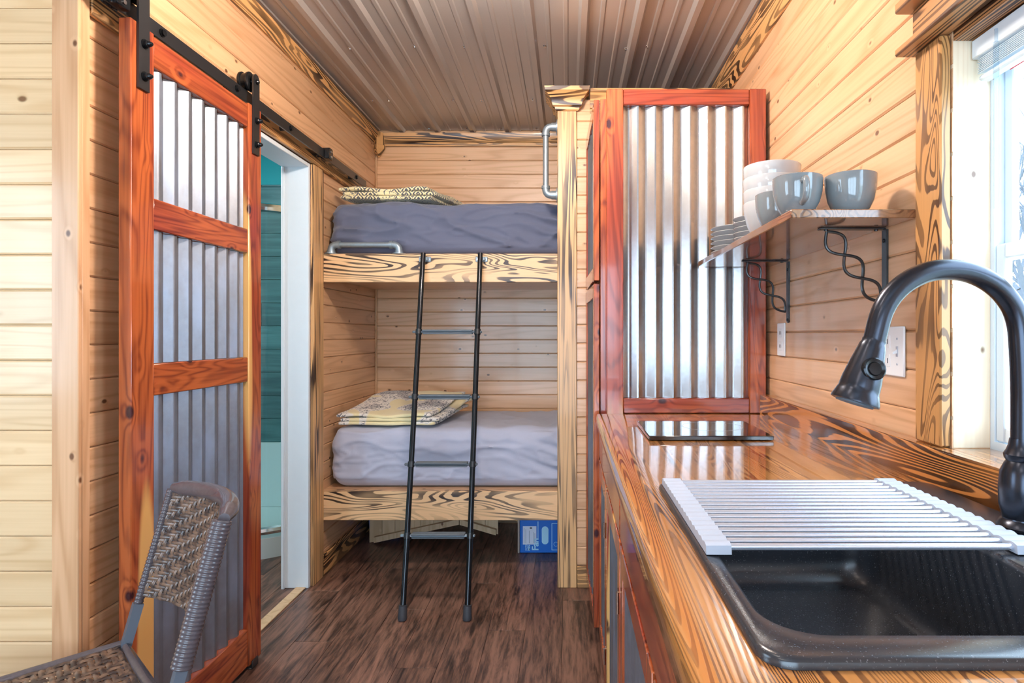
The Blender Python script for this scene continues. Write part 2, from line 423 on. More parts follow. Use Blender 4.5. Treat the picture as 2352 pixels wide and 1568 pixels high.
MAT['wrap'] = plain('grey_brown_resin_wrap', (0.095, 0.082, 0.092), 0.26, 0, 0.3, var=0.3, vscale=90)
MAT['tabwood'] = pine('plain_panel_wood', 'Z', (0.62, 0.44, 0.27), (0.45, 0.29, 0.15), coat=0.0, rough=0.6)
# ================================================================== the room shell
XL, XR, YB, ZC, YP, XLL, YR = -1.25, 0.78, 3.90, 2.534, 1.523, -2.4, -2.2
PITCH = 0.0894
_bc = {}
def board_rows(parent, normal, surf, a0, a1, z0, z1, off, mat, holes=(), th=0.014, name='board'):
    """horizontal tongue-and-groove boards on a wall; normal '+X','-X','-Y'; a = the horizontal axis"""
    k = math.floor((z0 - off) / PITCH)
    while off + k * PITCH < z1 - 0.004:
        b0 = max(off + k * PITCH + 0.0006, z0); b1 = min(off + (k + 1) * PITCH - 0.0006, z1); k += 1
        if b1 - b0 < 0.006: continue
        segs = [(a0, a1)]
        for h in holes:
            if b1 > h[2] + 0.005 and b0 < h[3] - 0.005:
                n = []
                for s0, s1 in segs:
                    if h[0] > s0: n.append((s0, min(s1, h[0])))
                    if h[1] < s1: n.append((max(s0, h[1]), s1))
                segs = [q for q in n if q[1] - q[0] > 0.01]
        for s0, s1 in segs:
            H = round(b1 - b0, 5); key = (normal, round(s0, 4), round(s1, 4), H, mat.name, th)
            if key not in _bc:
                c = min(0.0042, H * 0.3)
                prof = [(0, 0), (th - c, 0), (th, c), (th, H - c), (th - c, H), (0, H)]
                mb = MB()
                if normal == '+X': mb.prism([(-th + p, z) for p, z in prof], 'Y', s0, s1)
                elif normal == '-X': mb.prism([(th - p, z) for p, z in prof], 'Y', s0, s1)
                else: mb.prism([(th - p, z) for p, z in prof], 'X', s0, s1)
                _bc[key] = mb.mesh(name, mat)
            o = bpy.data.objects.new(name, _bc[key]); COL.objects.link(o); o.parent = parent
            jit = random.uniform(-0.0006, 0.0006)
            w = Vector((surf + jit, 0, b0)) if normal != '-Y' else Vector((0, surf + jit, b0))
            o.location = w - ANCH[parent.name]

# floor -------------------------------------------------------------
fl = struct(Bx(-2.8, XR + 0.1, YR - 0.1, YB + 0.1, -0.12, -0.004), 'floor', MAT['plank'], 'dark walnut plank floor running between the bunks and the kitchen', 'floor')
pw, pl = 0.152, 1.22
pm = MB().box(0, pw - 0.0012, 0, pl - 0.0012, -0.004, 0.0, b=0.0009).mesh('plank', MAT['plank'])
i = 0; x = -2.76
while x < XR:
    y = YR - (i * 0.47) % pl
    while y < YB:
        y1 = min(y + pl, YB); y0 = max(y, YR)
        if y1 - y0 > 0.05 and not (x < XLL - 0.1 and y1 < 1.4):
            if abs(y1 - y0 - pl) < 1e-4 and x + pw <= XR: me = pm
            else: me = MB().box(0, min(pw, XR - x) - 0.0012, 0, y1 - y0 - 0.0012, -0.004, 0.0, b=0.0009).mesh('plank', MAT['plank'])
            o = bpy.data.objects.new('plank', me); COL.objects.link(o); o.parent = fl
            o.location = Vector((x, y0, 0.0)) - ANCH[fl.name]
        y += pl
    x += pw; i += 1
th = Bx(XL - 0.06, XL - 0.012, 2.205, 2.905, 0.0, 0.006, b=0.002).build('trim_1', MAT['tabwood']); th['kind'] = 'structure'; th['label'] = 'narrow light wood threshold strip across the bathroom doorway'; th['category'] = 'threshold'

# ceiling: ribbed steel panels ---------------------------------------
ce = struct(Bx(-2.8, XR + 0.1, YR - 0.1, YB + 0.1, ZC + 0.035, ZC + 0.12), 'ceiling', MAT['ceilmetal'], 'ribbed taupe steel ceiling over the bunks and kitchen', 'ceiling')
RIB = 0.2286; X0R = (924 - 1305) * YB / F
def rib_profile(xa, xb):
    pts = []
    def h(x):
        u = (x - X0R) % RIB
        u2 = min(u, RIB - u)
        big = 0.019 * max(0.0, min(1.0, (0.024 - u2) / 0.012))
        small = 0.0
        for c in (RIB / 3, 2 * RIB / 3):
            small = max(small, 0.004 * max(0.0, min(1.0, (0.012 - abs(u - c)) / 0.005)))
        return big + small
    brk = []
    n0 = math.floor((xa - X0R) / RIB) - 1
    for n in range(n0, n0 + int((xb - xa) / RIB) + 4):
        b = X0R + n * RIB
        brk += [b - 0.024, b - 0.012, b + 0.012, b + 0.024]
        for c in (RIB / 3, 2 * RIB / 3): brk += [b + c - 0.012, b + c - 0.007, b + c + 0.007, b + c + 0.012]
    xs = [xa] + sorted(q for q in brk if xa < q < xb) + [xb]
    return [(q, ZC - h(q) + 0.012) for q in xs]
xa = XLL - 0.1; nxt = X0R - 2 * RIB * 3 - 0.03
edges = [XLL - 0.05]
e = X0R - 4 * RIB - 0.026
while e < XR - 0.05:
    if e > edges[-1] + 0.1: edges.append(e)
    e += 4 * RIB
edges.append(XR)
for xa, xb in zip(edges[:-1], edges[1:]):
    pr = rib_profile(xa, xb)
    up = [(q, z + 0.0012) for q, z in reversed(pr)]
    MB().prism(pr + up, 'Y', YR, YB).build('ceiling_panel', MAT['ceilmetal'], ce, angle=20)
sm = MB().lathe([(0.0, -0.007), (0.0035, -0.0065), (0.0045, -0.002), (0.009, -0.0005), (0.0095, 0.001)], seg=8).mesh('screw', MAT['chrome'])
def on_ceiling(px, py):
    d = (ZC - EYE) * F / (768 - py); return Vector(((px - 1305) * d / F, d, ZC + 0.011))
for px, py in [(764, 118), (804, 116), (952, 112), (1066, 113), (1217, 111), (1251, 111), (1437, 118), (1487, 112), (1545, 150), (1440, 155), (855, 236), (893, 235), (1040, 234), (1106, 236), (1223, 233), (985, 300), (1072, 299), (1150, 300), (1232, 299), (1268, 300)]:
    o = bpy.data.objects.new('screw', sm); COL.objects.link(o); o.parent = ce; o.location = on_ceiling(px, py) - ANCH[ce.name]

# walls --------------------------------------------------------------
wl = MB(); DO = (2.20, 2.909, 0.0, 2.045)
wl.box(XL - 0.115, XL - 0.014, YP + 0.015, DO[0], 0, ZC + 0.034); wl.box(XL - 0.115, XL - 0.014, DO[1], YB, 0, ZC + 0.034); wl.box(XL - 0.115, XL - 0.014, DO[0], DO[1], DO[3], ZC + 0.034)
wl = struct(wl, 'wall_left', MAT['pineY'], 'pine board wall behind the sliding door and bunks', 'wall')
board_rows(wl, '+X', XL, YP + 0.001, YB - 0.001, 0, ZC, 0.03, MAT['pineY'], [DO])
wp = struct(Bx(XLL - 0.1, XL - 0.016, YP + 0.014, YP + 0.06, 0, ZC + 0.034), 'wall_front_left', MAT['pale'], 'pale pine board wall facing the camera beside the sliding door', 'wall')
board_rows(wp, '-Y', YP, XLL, XL - 0.016, 0, ZC, 0.0817, MAT['pale'])
HW = (0.50, 1.22, 0.968, 1.845)
wr = MB(); t0, t1 = XR + 0.014, XR + 0.113
wr.box(t0, t1, YR, HW[0], 0, ZC + 0.034); wr.box(t0, t1, HW[1], YB, 0, ZC + 0.034); wr.box(t0, t1, HW[0], HW[1], 0, HW[2]); wr.box(t0, t1, HW[0], HW[1], HW[3], ZC + 0.034)
wr = struct(wr, 'wall_right', MAT['pineY'], 'pine board wall behind the counter and shelf', 'wall')
board_rows(wr, '-X', XR, YR, YB - 0.001, 0, ZC, 0.0668, MAT['pineY'], [HW])
wb = struct(Bx(XL - 0.115, XR + 0.113, YB + 0.014, YB + 0.1, 0, ZC + 0.034), 'wall_back', MAT['pineX'], 'pine board wall at the back of the bunks', 'wall')
board_rows(wb, '-Y', YB, XL, XR, 0, ZC, 0.0248, MAT['pineX'])
YW = 2.905                                             # face of the short wall between bunks and pantry
wk = struct(Bx(0.043, XR, YW + 0.014, YW + 0.09, 0, 2.36), 'wall_bunk_partition', MAT['pineX'], 'narrow pine board wall between the bunk post and the pantry', 'wall')
board_rows(wk, '-Y', YW, 0.0425, XR, 0.0, 2.30, 0.105, MAT['pineX'])
# rear part of the room, behind the camera; glazing and window openings added for light
rw = MB(); RD = (-2.0, 0.6, 0.1, 2.05)
rw.box(XLL - 0.1, RD[0], YR - 0.12, YR, 0, ZC + 0.034); rw.box(RD[1], XR + 0.16, YR - 0.12, YR, 0, ZC + 0.034); rw.box(RD[0], RD[1], YR - 0.12, YR, RD[3], ZC + 0.034); rw.box(RD[0], RD[1], YR - 0.12, YR, 0, RD[2])
struct(rw, 'wall_rear', MAT['pineX'], 'pine wall with wide added glazing behind the viewer', 'wall')
sw = MB(); SD = (0.0, 0.85, 0.9, 2.0)
sw.box(XLL - 0.12, XLL, YR, SD[0], 0, ZC + 0.034); sw.box(XLL - 0.12, XLL, SD[1], YP, 0, ZC + 0.034); sw.box(XLL - 0.12, XLL, SD[0], SD[1], SD[3], ZC + 0.034); sw.box(XLL - 0.12, XLL, SD[0], SD[1], 0, SD[2])
struct(sw, 'wall_side', MAT['pineY'], 'pine wall with an added window on the far left of the room', 'wall')
def glazing(name, label, axis, at, a0, a1, z0, z1, n):
    o = thing(name, label, 'window', ((a0 + a1) / 2, at, z0) if axis == 'X' else (at, (a0 + a1) / 2, z0)); o['kind'] = 'structure'
    def bx(p0, p1, q0, q1, t): return Bx(p0, p1, at - t, at + t, q0, q1, b=0.002) if axis == 'X' else Bx(at - t, at + t, p0, p1, q0, q1, b=0.002)
    w_ = 0.05
    bx(a0, a1, z0, z0 + w_, 0.03).build('window_frame', MAT['vinyl'], o); bx(a0, a1, z1 - w_, z1, 0.03).build('window_frame', MAT['vinyl'], o)
    for k in range(n + 1):
        c = a0 + (a1 - a0) * k / n; c = min(max(c, a0 + w_ / 2), a1 - w_ / 2)
        bx(c - w_ / 2, c + w_ / 2, z0 + w_, z1 - w_, 0.03).build('window_frame', MAT['vinyl'], o)
    for k in range(n): bx(a0 + (a1 - a0) * k / n + 0.02, a0 + (a1 - a0) * (k + 1) / n - 0.02, z0 + w_, z1 - w_, 0.003).build('window_pane', MAT['glass'], o)
glazing('added_window_2', 'wide white glazed wall added behind the viewer for daylight', 'X', YR - 0.06, RD[0], RD[1], RD[2], RD[3], 3)  # unseen glazing, added to let daylight in from behind
glazing('added_window_3', 'white framed window added on the far left wall for daylight', 'Y', XLL - 0.06, SD[0], SD[1], SD[2], SD[3], 2)  # unseen window, added to brighten the room from the side
# globe lamps outside the view, added to brighten the room and bunks
for q, (lx, ly, glow) in enumerate(FILL_LAMPS):
    t = thing('added_fill_lamp', ['white globe fill lamp added over the sitting area', 'white globe fill lamp added in the middle of the room', 'white globe fill lamp added nearest the bunks'][q], 'lamp', (lx, ly, ZC - 0.29), 'added globe fill lamps')
    MB().lathe([(0.06, 0.29), (0.06, 0.265), (0.02, 0.25), (0.012, 0.24), (0.012, 0.18), (0.03, 0.17)], (lx, ly, ZC - 0.29), seg=24).build('fill_lamp_stem', MAT['white'], t)
    gg = NG('fill_lamp_glow_%d' % q); gg.pbr((0.9, 0.85, 0.8, 1), 0.5); gg.set('Emission Color', c4(WARM)); gg.set('Emission Strength', glow)
    MB().lathe([(0.0, 0.0)] + [(0.09 * math.sin(R(a)), 0.09 - 0.09 * math.cos(R(a))) for a in range(10, 171, 10)] + [(0.0, 0.18)], (lx, ly, ZC - 0.29), seg=24).build('fill_lamp_globe', gg.mat, t)

# trims ---------------------------------------------------------------
def trim(mb, n, mat, label, cat='trim'):
    o = mb.build('trim_%d' % n, mat); o['kind'] = 'structure'; o['label'] = label; o['category'] = cat; return o
ct = [(XL, 2.455), (XL + 0.012, 2.455), (XL + 0.018, 2.468), (XL + 0.034, 2.488), (XL + 0.036, 2.518), (XL, 2.518)]
trim(MB().prism(ct, 'Y', YP + 0.02, YB), 2, MAT['charY'], 'charred crown moulding along the left wall under the ceiling')
ct = [(XR, 2.385), (XR - 0.010, 2.385), (XR - 0.014, 2.40), (XR - 0.026, 2.46), (XR - 0.028, 2.518), (XR, 2.518)]
trim(MB().prism(ct, 'Y', YR, YB), 3, MAT['charY'], 'charred crown moulding along the right wall under the ceiling')
ct = [(YB, 2.440), (YB - 0.012, 2.440), (YB - 0.013, 2.458), (YB - 0.02, 2.464), (YB - 0.034, 2.505), (YB - 0.036, 2.518), (YB, 2.518)]
trim(MB().prism(ct, 'X', XL + 0.036, XR - 0.03), 4, MAT['charX'], 'charred crown moulding along the back wall above the top bunk')
cb = MB(); cx, cy = XL + 0.028, YB - 0.028
cb.lathe([(0.004, 2.36), (0.016, 2.375), (0.026, 2.392), (0.040, 2.41), (0.044, 2.418), (0.044, 2.435), (0.038, 2.44), (0.038, 2.518)], (cx, cy, 0), seg=4)
trim(cb, 5, MAT['charZ'], 'stepped charred corner block where the crown mouldings meet')
trim(Bx(XL, XL + 0.012, YB - 0.012, YB, 0.43, 2.37, b=0.003), 6, MAT['pineZ'], 'thin pine corner bead in the back corner of the bunks')
cn = MB().box(XL - 0.05, XL + 0.018, YP - 0.012, YP, 0, ZC, b=0.002); cn.box(XL + 0.001, XL + 0.018, YP, YP + 0.026, 0, ZC, b=0.002)
trim(cn, 7, MAT['pineZ'], 'smooth pine corner trim at the end of the pale board wall')
o = Bx(XL, XL + 0.016, 3.032, YB - 0.001, 0, 0.105, b=0.003).build('baseboard_left', MAT['charY']); o['kind'] = 'structure'; o['label'] = 'charred baseboard under the lower bunk along the left wall'; o['category'] = 'baseboard'
o = Bx(0.043, 0.10, YW - 0.014, YW, 0, 0.105, b=0.003).build('baseboard_partition', MAT['charX']); o['kind'] = 'structure'; o['label'] = 'short charred baseboard piece beside the bunk post'; o['category'] = 'baseboard'
o = Bx(XL + 0.02, XR, YB - 0.014, YB - 0.0005, 0, 0.105, b=0.003).build('baseboard_back', MAT['charX']); o['kind'] = 'structure'; o['label'] = 'charred baseboard along the back wall under the lower bunk'; o['category'] = 'baseboard'

# doorway to the bathroom ----------------------------------------------
d1 = thing('door_1', 'white painted bathroom doorway with charred casing and header', 'doorway', (XL - 0.05, 2.55, 0)); d1['kind'] = 'structure'
Bx(XL - 0.125, XL + 0.002, DO[1] - 0.02, DO[1], 0.0, DO[3], b=0.002).build('door_jamb', MAT['whitepaint'], d1)
Bx(XL - 0.125, XL + 0.002, DO[0], DO[0] + 0.02, 0.0, DO[3], b=0.002).build('door_jamb', MAT['whitepaint'], d1)
Bx(XL - 0.125, XL + 0.002, DO[0] + 0.02, DO[1] - 0.02, DO[3] - 0.02, DO[3], b=0.002).build('head_jamb', MAT['whitepaint'], d1)
Bx(XL - 0.125, XL - 0.110, DO[1] - 0.034, DO[1] - 0.021, 0.0, DO[3] - 0.021, b=0.002).build('door_stop', MAT['whitepaint'], d1)
Bx(XL + 0.0005, XL + 0.018, DO[1] + 0.001, 3.03, 0, 2.046, b=0.003).build('casing', MAT['charpost'], d1)
Bx(XL + 0.0005, XL + 0.020, YP + 0.03, YB - 0.05, 2.048, 2.135, b=0.003).build('header_board', MAT['charY'], d1)

# bathroom -------------------------------------------------------------
bx0, bx1 = -2.75, XL - 0.125
bw = struct(Bx(bx0 - 0.1, bx1, YB, YB + 0.1, 0, ZC + 0.034), 'wall_bathroom_back', MAT['teal'], 'teal painted bathroom wall above the shower tiles', 'wall')
struct(Bx(bx0 - 0.1, bx0, YP + 0.06, YB, 0, ZC + 0.034), 'wall_bathroom_left', MAT['teal'], 'teal bathroom side wall', 'wall')
tz = 0.525; row = 0; tw, tt = 0.60, 0.150
while tz < 2.20:
    xx = bx1 - (0.35 if row % 2 else 0.08) - 0.13 * (row % 3)
    xs = [bx1]
    while xx > bx0: xs.append(xx); xx -= tw
    xs.append(bx0)
    for a, b in zip(xs[1:], xs[:-1]):
        if b - a > 0.01: Bx(a + 0.001, b - 0.001, YB - 0.012, YB - 0.001, tz + 0.001, min(tz + tt, 2.19) - 0.001, b=0.0015).build('tile', MAT['tile'], bw)
    tz += tt; row += 1
sh = thing('corner_shower', 'round corner shower with clear glass in the bathroom', 'shower', (-1.95, 3.5, 0))
def arc(cx, cy, r, n=28, a0=180, a1=360): return [(cx + r * math.cos(R(a0 + (a1 - a0) * k / n)), cy + r * math.sin(R(a0 + (a1 - a0) * k / n))) for k in range(n + 1)]
cxs, cys, rs = -1.90, 3.70, 0.50
base = arc(cxs, cys, rs); base = [(cxs - rs, YB - 0.02)] + base + [(cxs + rs, YB - 0.02)]
MB().prism(base, 'Z', 0.0, 0.11).build('shower_base', MAT['acrylic'], sh)
Bx(bx0 + 0.001, bx1 - 0.001, YB - 0.03, YB - 0.013, 0.11, 0.525, b=0.004).build('shower_surround', MAT['acrylic'], sh)
rim = arc(cxs, cys, rs - 0.02)
MB().tube([(p[0], p[1], 0.145) for p in rim], 0.022, 8).build('bottom_track', MAT['chrome'], sh)
MB().tube([(p[0], p[1], 1.915) for p in rim], 0.024, 8).build('top_track', MAT['chrome'], sh)
gl = MB(); pts = rim
vs = [(p[0], p[1], z) for z in (0.16, 1.90) for p in pts]; n = len(pts)
gl.add(vs, [(i, i + 1, n + i + 1, n + i) for i in range(n - 1)]); gl.build('shower_pane', MAT['showerglass'], sh)
hp = Vector((cxs + (rs + 0.0) * math.cos(R(285)), cys + rs * math.sin(R(285)), 1.01))
MB().lathe([(0.0, 0.03), (0.012, 0.03), (0.014, 0.02), (0.006, 0.015), (0.006, 0.0), (0.012, 0.0)], hp, (0.26, -0.96, 0), 14).build('door_knob', MAT['chrome'], sh)
t = thing('bathroom_fill_lamp', 'round white fill lamp added inside the bathroom', 'lamp', (-1.95, 2.9, ZC - 0.03))
MB().lathe([(0.10, 0.03), (0.10, 0.0), (0.0, -0.02)], (-1.95, 2.9, ZC - 0.03), seg=20).build('lamp_shade', MAT['lampglass'], t)
lamp('bathroom_fill_light', (-1.95, 2.9, ZC - 0.06), 0.18, 16.0, (0.85, 0.97, 1.0))  # unseen lamp, added to light the bathroom

# kitchen window ---------------------------------------------------------
w1 = thing('window_1', 'double hung white window over the kitchen sink with charred casing', 'window', (XR + 0.08, 0.86, 0.985)); w1['kind'] = 'structure'
Bx(0.757, 0.7795, 1.222, 1.312, 0.991, 1.83, b=0.003).build('window_casing', MAT['charring'], w1)
Bx(0.757, 0.7795, 0.41, 0.498, 0.991, 1.83, b=0.003).build('window_casing', MAT['charring'], w1)
hb = Bx(0.752, 0.7795, 0.40, 1.313, 1.85, 1.925, b=0.002).build('head_casing', MAT['header'], w1)
Bx(0.722, 0.7795, 0.38, 1.330, 1.832, 1.849, b=0.003).build('head_ledge', MAT['header'], w1)
Bx(0.722, 0.7795, 0.38, 1.330, 1.926, 1.95, b=0.003).build('head_ledge', MAT['header'], w1)
Bx(0.781, 0.857, 1.2195, 1.24, 0.9895, 1.83, b=0.001).build('window_jamb', MAT['pinewhite'], w1)
Bx(0.781, 0.857, 0.48, 0.5005, 0.9895, 1.83, b=0.001).build('window_jamb', MAT['pinewhite'], w1)
Bx(0.781, 0.857, 0.501, 1.219, 1.815, 1.842, b=0.001).build('window_jamb', MAT['header'], w1)
Bx(0.776, 0.857, 0.501, 1.219, 0.969, 0.989, b=0.002).build('window_sill', MAT['counter'], w1)
fy0, fy1 = 0.501, 1.219
f = MB(); f.box(0.857, 0.893, fy1 - 0.011, fy1 + 0.02, 0.972, 1.842); f.box(0.857, 0.893, fy0 - 0.02, fy0 + 0.011, 0.972, 1.842); f.box(0.857, 0.893, fy0 + 0.011, fy1 - 0.011, 0.972, 1.005); f.box(0.857, 0.893, fy0 + 0.011, fy1 - 0.011, 1.80, 1.842)
f.build('window_frame', MAT['vinyl'], w1)
def sash(x0, x1, z0, z1):
    m = MB(); w_ = 0.024; a, b = fy0 + 0.0115, fy1 - 0.0115
    m.box(x0, x1, b - w_, b, z0, z1, b=0.003); m.box(x0, x1, a, a + w_, z0, z1, b=0.003); m.box(x0, x1, a + w_, b - w_, z0, z0 + 0.03, b=0.003); m.box(x0, x1, a + w_, b - w_, z1 - 0.03, z1, b=0.003)
    o = m.build('sash', MAT['vinyl'], w1)
    Bx((x0 + x1) / 2 - 0.002, (x0 + x1) / 2 + 0.002, a + w_ - 0.002, b - w_ + 0.002, z0 + 0.029, z1 - 0.029).build('window_pane', MAT['glass'], o)
sash(0.859, 0.874, 1.006, 1.40); sash(0.876, 0.891, 1.368, 1.799)
# outdoors
gr = struct(Bx(XR + 0.5, 60, -60, 60, -0.7, -0.6), 'ground_outside', MAT['grass'], 'pale winter grass outside the kitchen window', 'ground')
def tree(px, D, h, seed, label):
    rnd = random.Random(seed); X = (px - 1305) * D / F; mb = MB()
    def br(p, d, ln, r, lev):
        n = 4; pts = [p]; 
        for k in range(n):
            d = (d + Vector((rnd.uniform(-.2, .2), rnd.uniform(-.2, .2), rnd.uniform(-.08, .16)))).normalized(); pts.append(pts[-1] + d * ln / n)
        mb.tube(pts, [r * (1 - 0.45 * k / n) for k in range(n + 1)], 5, caps=False)
        if lev == 0: return
        for k in range(4 if lev > 1 else 5):
            q = pts[1 + (k % n)]; a = rnd.uniform(0, 6.283)
            nd = (d + Vector((math.cos(a), math.sin(a), rnd.uniform(-.1, .6))) * rnd.uniform(0.7, 1.1)).normalized()
            br(q, nd, ln * rnd.uniform(.5, .75), r * 0.52, lev - 1)
    br(Vector((X, D, -0.6)), Vector((0, 0, 1)), h, 0.085, 4)
    o = mb.build('bare_tree', MAT['bark'], org=(X, D, -0.6)); o['label'] = label; o['category'] = 'tree'; o['group'] = 'bare trees outside the kitchen window'
tree(2470, 8.5, 2.6, 3, 'bare leafless tree nearest outside the kitchen window'); tree(2430, 18.0, 4.0, 8, 'bare leafless tree farthest off outside the kitchen window'); tree(2225, 13.0, 3.4, 15, 'bare leafless tree standing between the other two outside the kitchen window')
# ================================================================== shape helpers
def corr_sheet(u0, u1, v0, v1, place, pitch=0.0678, amp=0.0095, th=0.0012, phase=0.0, sharp=1.22, step=22):
    n = max(4, int((u1 - u0) / pitch * step)); vs = []; fs = []
    for side in (0, 1):
        for v in (v0, v1):
            for k in range(n + 1):
                u = u0 + (u1 - u0) * k / n
                h = amp * max(-1, min(1, sharp * (4 * abs(((u - u0 + phase) / pitch) % 1.0 - 0.5) - 1)))
                vs.append(place(u, v, h - side * th))
    m = n + 1
    for k in range(n):
        fs.append((k, k + 1, m + k + 1, m + k)); fs.append((2 * m + k, 3 * m + k, 3 * m + k + 1, 2 * m + k + 1))
        fs.append((k, 2 * m + k, 2 * m + k + 1, k + 1)); fs.append((m + k, m + k + 1, 3 * m + k + 1, 3 * m + k))
    fs.append((0, m, 3 * m, 2 * m)); fs.append((n, 2 * m + n, 3 * m + n, m + n))
    return MB().add(vs, fs)
def soft_box(mb, lo, hi, r, ns, disp=None, M=None):
    lo = Vector(lo); hi = Vector(hi); c = (lo + hi) / 2; hs = (hi - lo) / 2
    vs = {}; out = []; fs = []
    def vert(i, j, k):
        key = (i, j, k)
        if key in vs: return vs[key]
        p = Vector((lo[0] + (hi[0] - lo[0]) * i / ns[0], lo[1] + (hi[1] - lo[1]) * j / ns[1], lo[2] + (hi[2] - lo[2]) * k / ns[2]))
        q = Vector([max(lo[a] + r, min(hi[a] - r, p[a])) for a in range(3)])
        d = p - q; nn = d.normalized() if d.length > 1e-9 else Vector((0, 0, 1))
        p = q + nn * r
        if disp: p = p + disp(p, nn)
        if M is not None: p = M @ p
        vs[key] = len(out); out.append(p); return vs[key]
    for a in range(3):
        b, c_ = [k for k in range(3) if k != a]
        for side in (0, ns[a]):
            for i in range(ns[b]):
                for j in range(ns[c_]):
                    q = []
                    for di, dj in ((0, 0), (1, 0), (1, 1), (0, 1)):
                        t = [0, 0, 0]; t[a] = side; t[b] = i + di; t[c_] = j + dj; q.append(vert(*t))
                    fs.append(tuple(q))
    return mb.add(out, fs)
def ring_stack(mb, rings, cap0=True, cap1=True):      # rings of equal length, lofted
    n = len(rings[0]); vs = [p for r_ in rings for p in r_]; fs = []
    for i in range(len(rings) - 1):
        for k in range(n): fs.append((i * n + k, i * n + (k + 1) % n, (i + 1) * n + (k + 1) % n, (i + 1) * n + k))
    if cap0: fs.append(tuple(range(n))[::-1])
    if cap1: fs.append(tuple((len(rings) - 1) * n + k for k in range(n)))
    return mb.add(vs, fs)
def rrect(x0, x1, y0, y1, r, z, n=8):
    pts = []
    for cx, cy, a in ((x1 - r, y1 - r, 0), (x0 + r, y1 - r, 90), (x0 + r, y0 + r, 180), (x1 - r, y0 + r, 270)):
        for k in range(n + 1): pts.append((cx + r * math.cos(R(a + 90 * k / n)), cy + r * math.sin(R(a + 90 * k / n)), z))
    return pts
def bez(pts, n=10):                                     # Catmull-Rom through points
    pts = [Vector(p) for p in pts]; q = [pts[0] * 2 - pts[1]] + pts + [pts[-1] * 2 - pts[-2]]; out = []
    for i in range(1, len(q) - 2):
        for k in range(n):
            t = k / n; a, b, c, d = q[i - 1:i + 3]
            out.append(0.5 * ((2 * b) + (c - a) * t + (2 * a - 5 * b + 4 * c - d) * t * t + (3 * b - a - 3 * c + d) * t ** 3))
    out.append(pts[-1]); return out

# ================================================================== bunks
DR = 3.03
for lab, za, zb_, zc_, zd in (('upper bunk platform with a charred wood front board across the bed nook', 1.4835, 1.628, 1.511, 1.626), ('lower bunk platform with a charred wood front board just above the floor', 0.2825, 0.4296, 0.37, 0.428)):
    bk = thing('bunk_platform', lab, 'bunk', (-0.25, 3.4, za), 'built-in bunk platforms')
    Bx(XL + 0.001, XR - 0.002, DR, DR + 0.038, za, zb_, b=0.003).build('front_board', MAT['charswirl'], bk)
    Bx(XL + 0.001, XR - 0.002, DR + 0.038, YB - 0.001, zc_, zd).build('bunk_deck', MAT['pineX'], bk)
trim(Bx(-0.052, 0.042, 2.893, DR - 0.001, 0, 2.30, b=0.003), 10, MAT['charpost'], 'tall charred wood post at the right end of the bunks', 'post')
cr = MB(); rings = []
for z, e in ((2.295, 0.004), (2.300, 0.010), (2.312, 0.012), (2.316, 0.022), (2.330, 0.026), (2.345, 0.030), (2.372, 0.052), (2.376, 0.058), (2.394, 0.060)):
    x0, x1, y0 = -0.052 - e, 0.042 + e, 2.893 - e
    rings.append([(x0, y0, z), (x1, y0, z), (x1, YW + 0.10, z), (x0, YW + 0.10, z)])
ring_stack(cr, rings)
trim(cr, 8, MAT['charX'], 'stepped charred crown capital on top of the bunk post', 'crown')
c2 = [(YW + 0.08, 2.29), (YW - 0.006, 2.29), (YW - 0.008, 2.305), (YW - 0.018, 2.31), (YW - 0.022, 2.33), (YW - 0.045, 2.372), (YW - 0.05, 2.376), (YW - 0.05, 2.39), (YW + 0.08, 2.39)]
trim(MB().prism(c2, 'X', 0.105, XR - 0.002), 9, MAT['charX'], 'charred crown moulding running from the post capital behind the pantry', 'crown')

def wrinkle(amp, fx, fz, seed, gather=0.0):
    def d(p, n):
        x, y, z = p
        u = x * fx + z * fz * 0.8; v = z * fz - x * fx * 0.35
        a = noise.noise(Vector((u * 1.0 + seed, v * 1.6, y * 3)))
        b = noise.noise(Vector((u * 2.7, v * 3.6 + seed, y * 6)))
        rg = (1 - min(1, abs(a) * 4.2)) ** 1.6 - 0.2; rg2 = (1 - min(1, abs(b) * 3.6)) ** 1.6 - 0.2
        h = amp * (rg + 0.45 * rg2) + amp * 0.8 * noise.noise(Vector((x * 3 + seed, y * 3, z * 4)))
        if gather:
            g = max(0, 1 - abs(x + 0.06) / 0.45)
            h += gather * g * g * math.sin((z * 1.0 + (x + 0.06) * 0.35) * 95 + 2 * a)
        side = 1.0 if n.z < 0.7 else 0.55
        if n.z < -0.3: side = 0.0
        return n * (h * side)
    return d
mt = MB(); soft_box(mt, (-1.226, 3.088, 1.630), (0.75, 3.86, 1.900), 0.055, (190, 44, 36), wrinkle(0.020, 2.6, 5.0, 3.1, 0.008))
o = mt.build('mattress', MAT['slate'], label='mattress in a wrinkled slate blue sheet on the upper bunk', category='mattress', group='bunk mattresses', angle=80)
mt = MB(); soft_box(mt, (-1.222, 3.082, 0.4305), (0.75, 3.86, 0.738), 0.070, (190, 44, 36), wrinkle(0.012, 3.2, 6.0, 9.4, 0.008))
o = mt.build('mattress', MAT['lilac'], label='mattress in a pale lilac grey sheet on the lower bunk', category='mattress', group='bunk mattresses', angle=80)

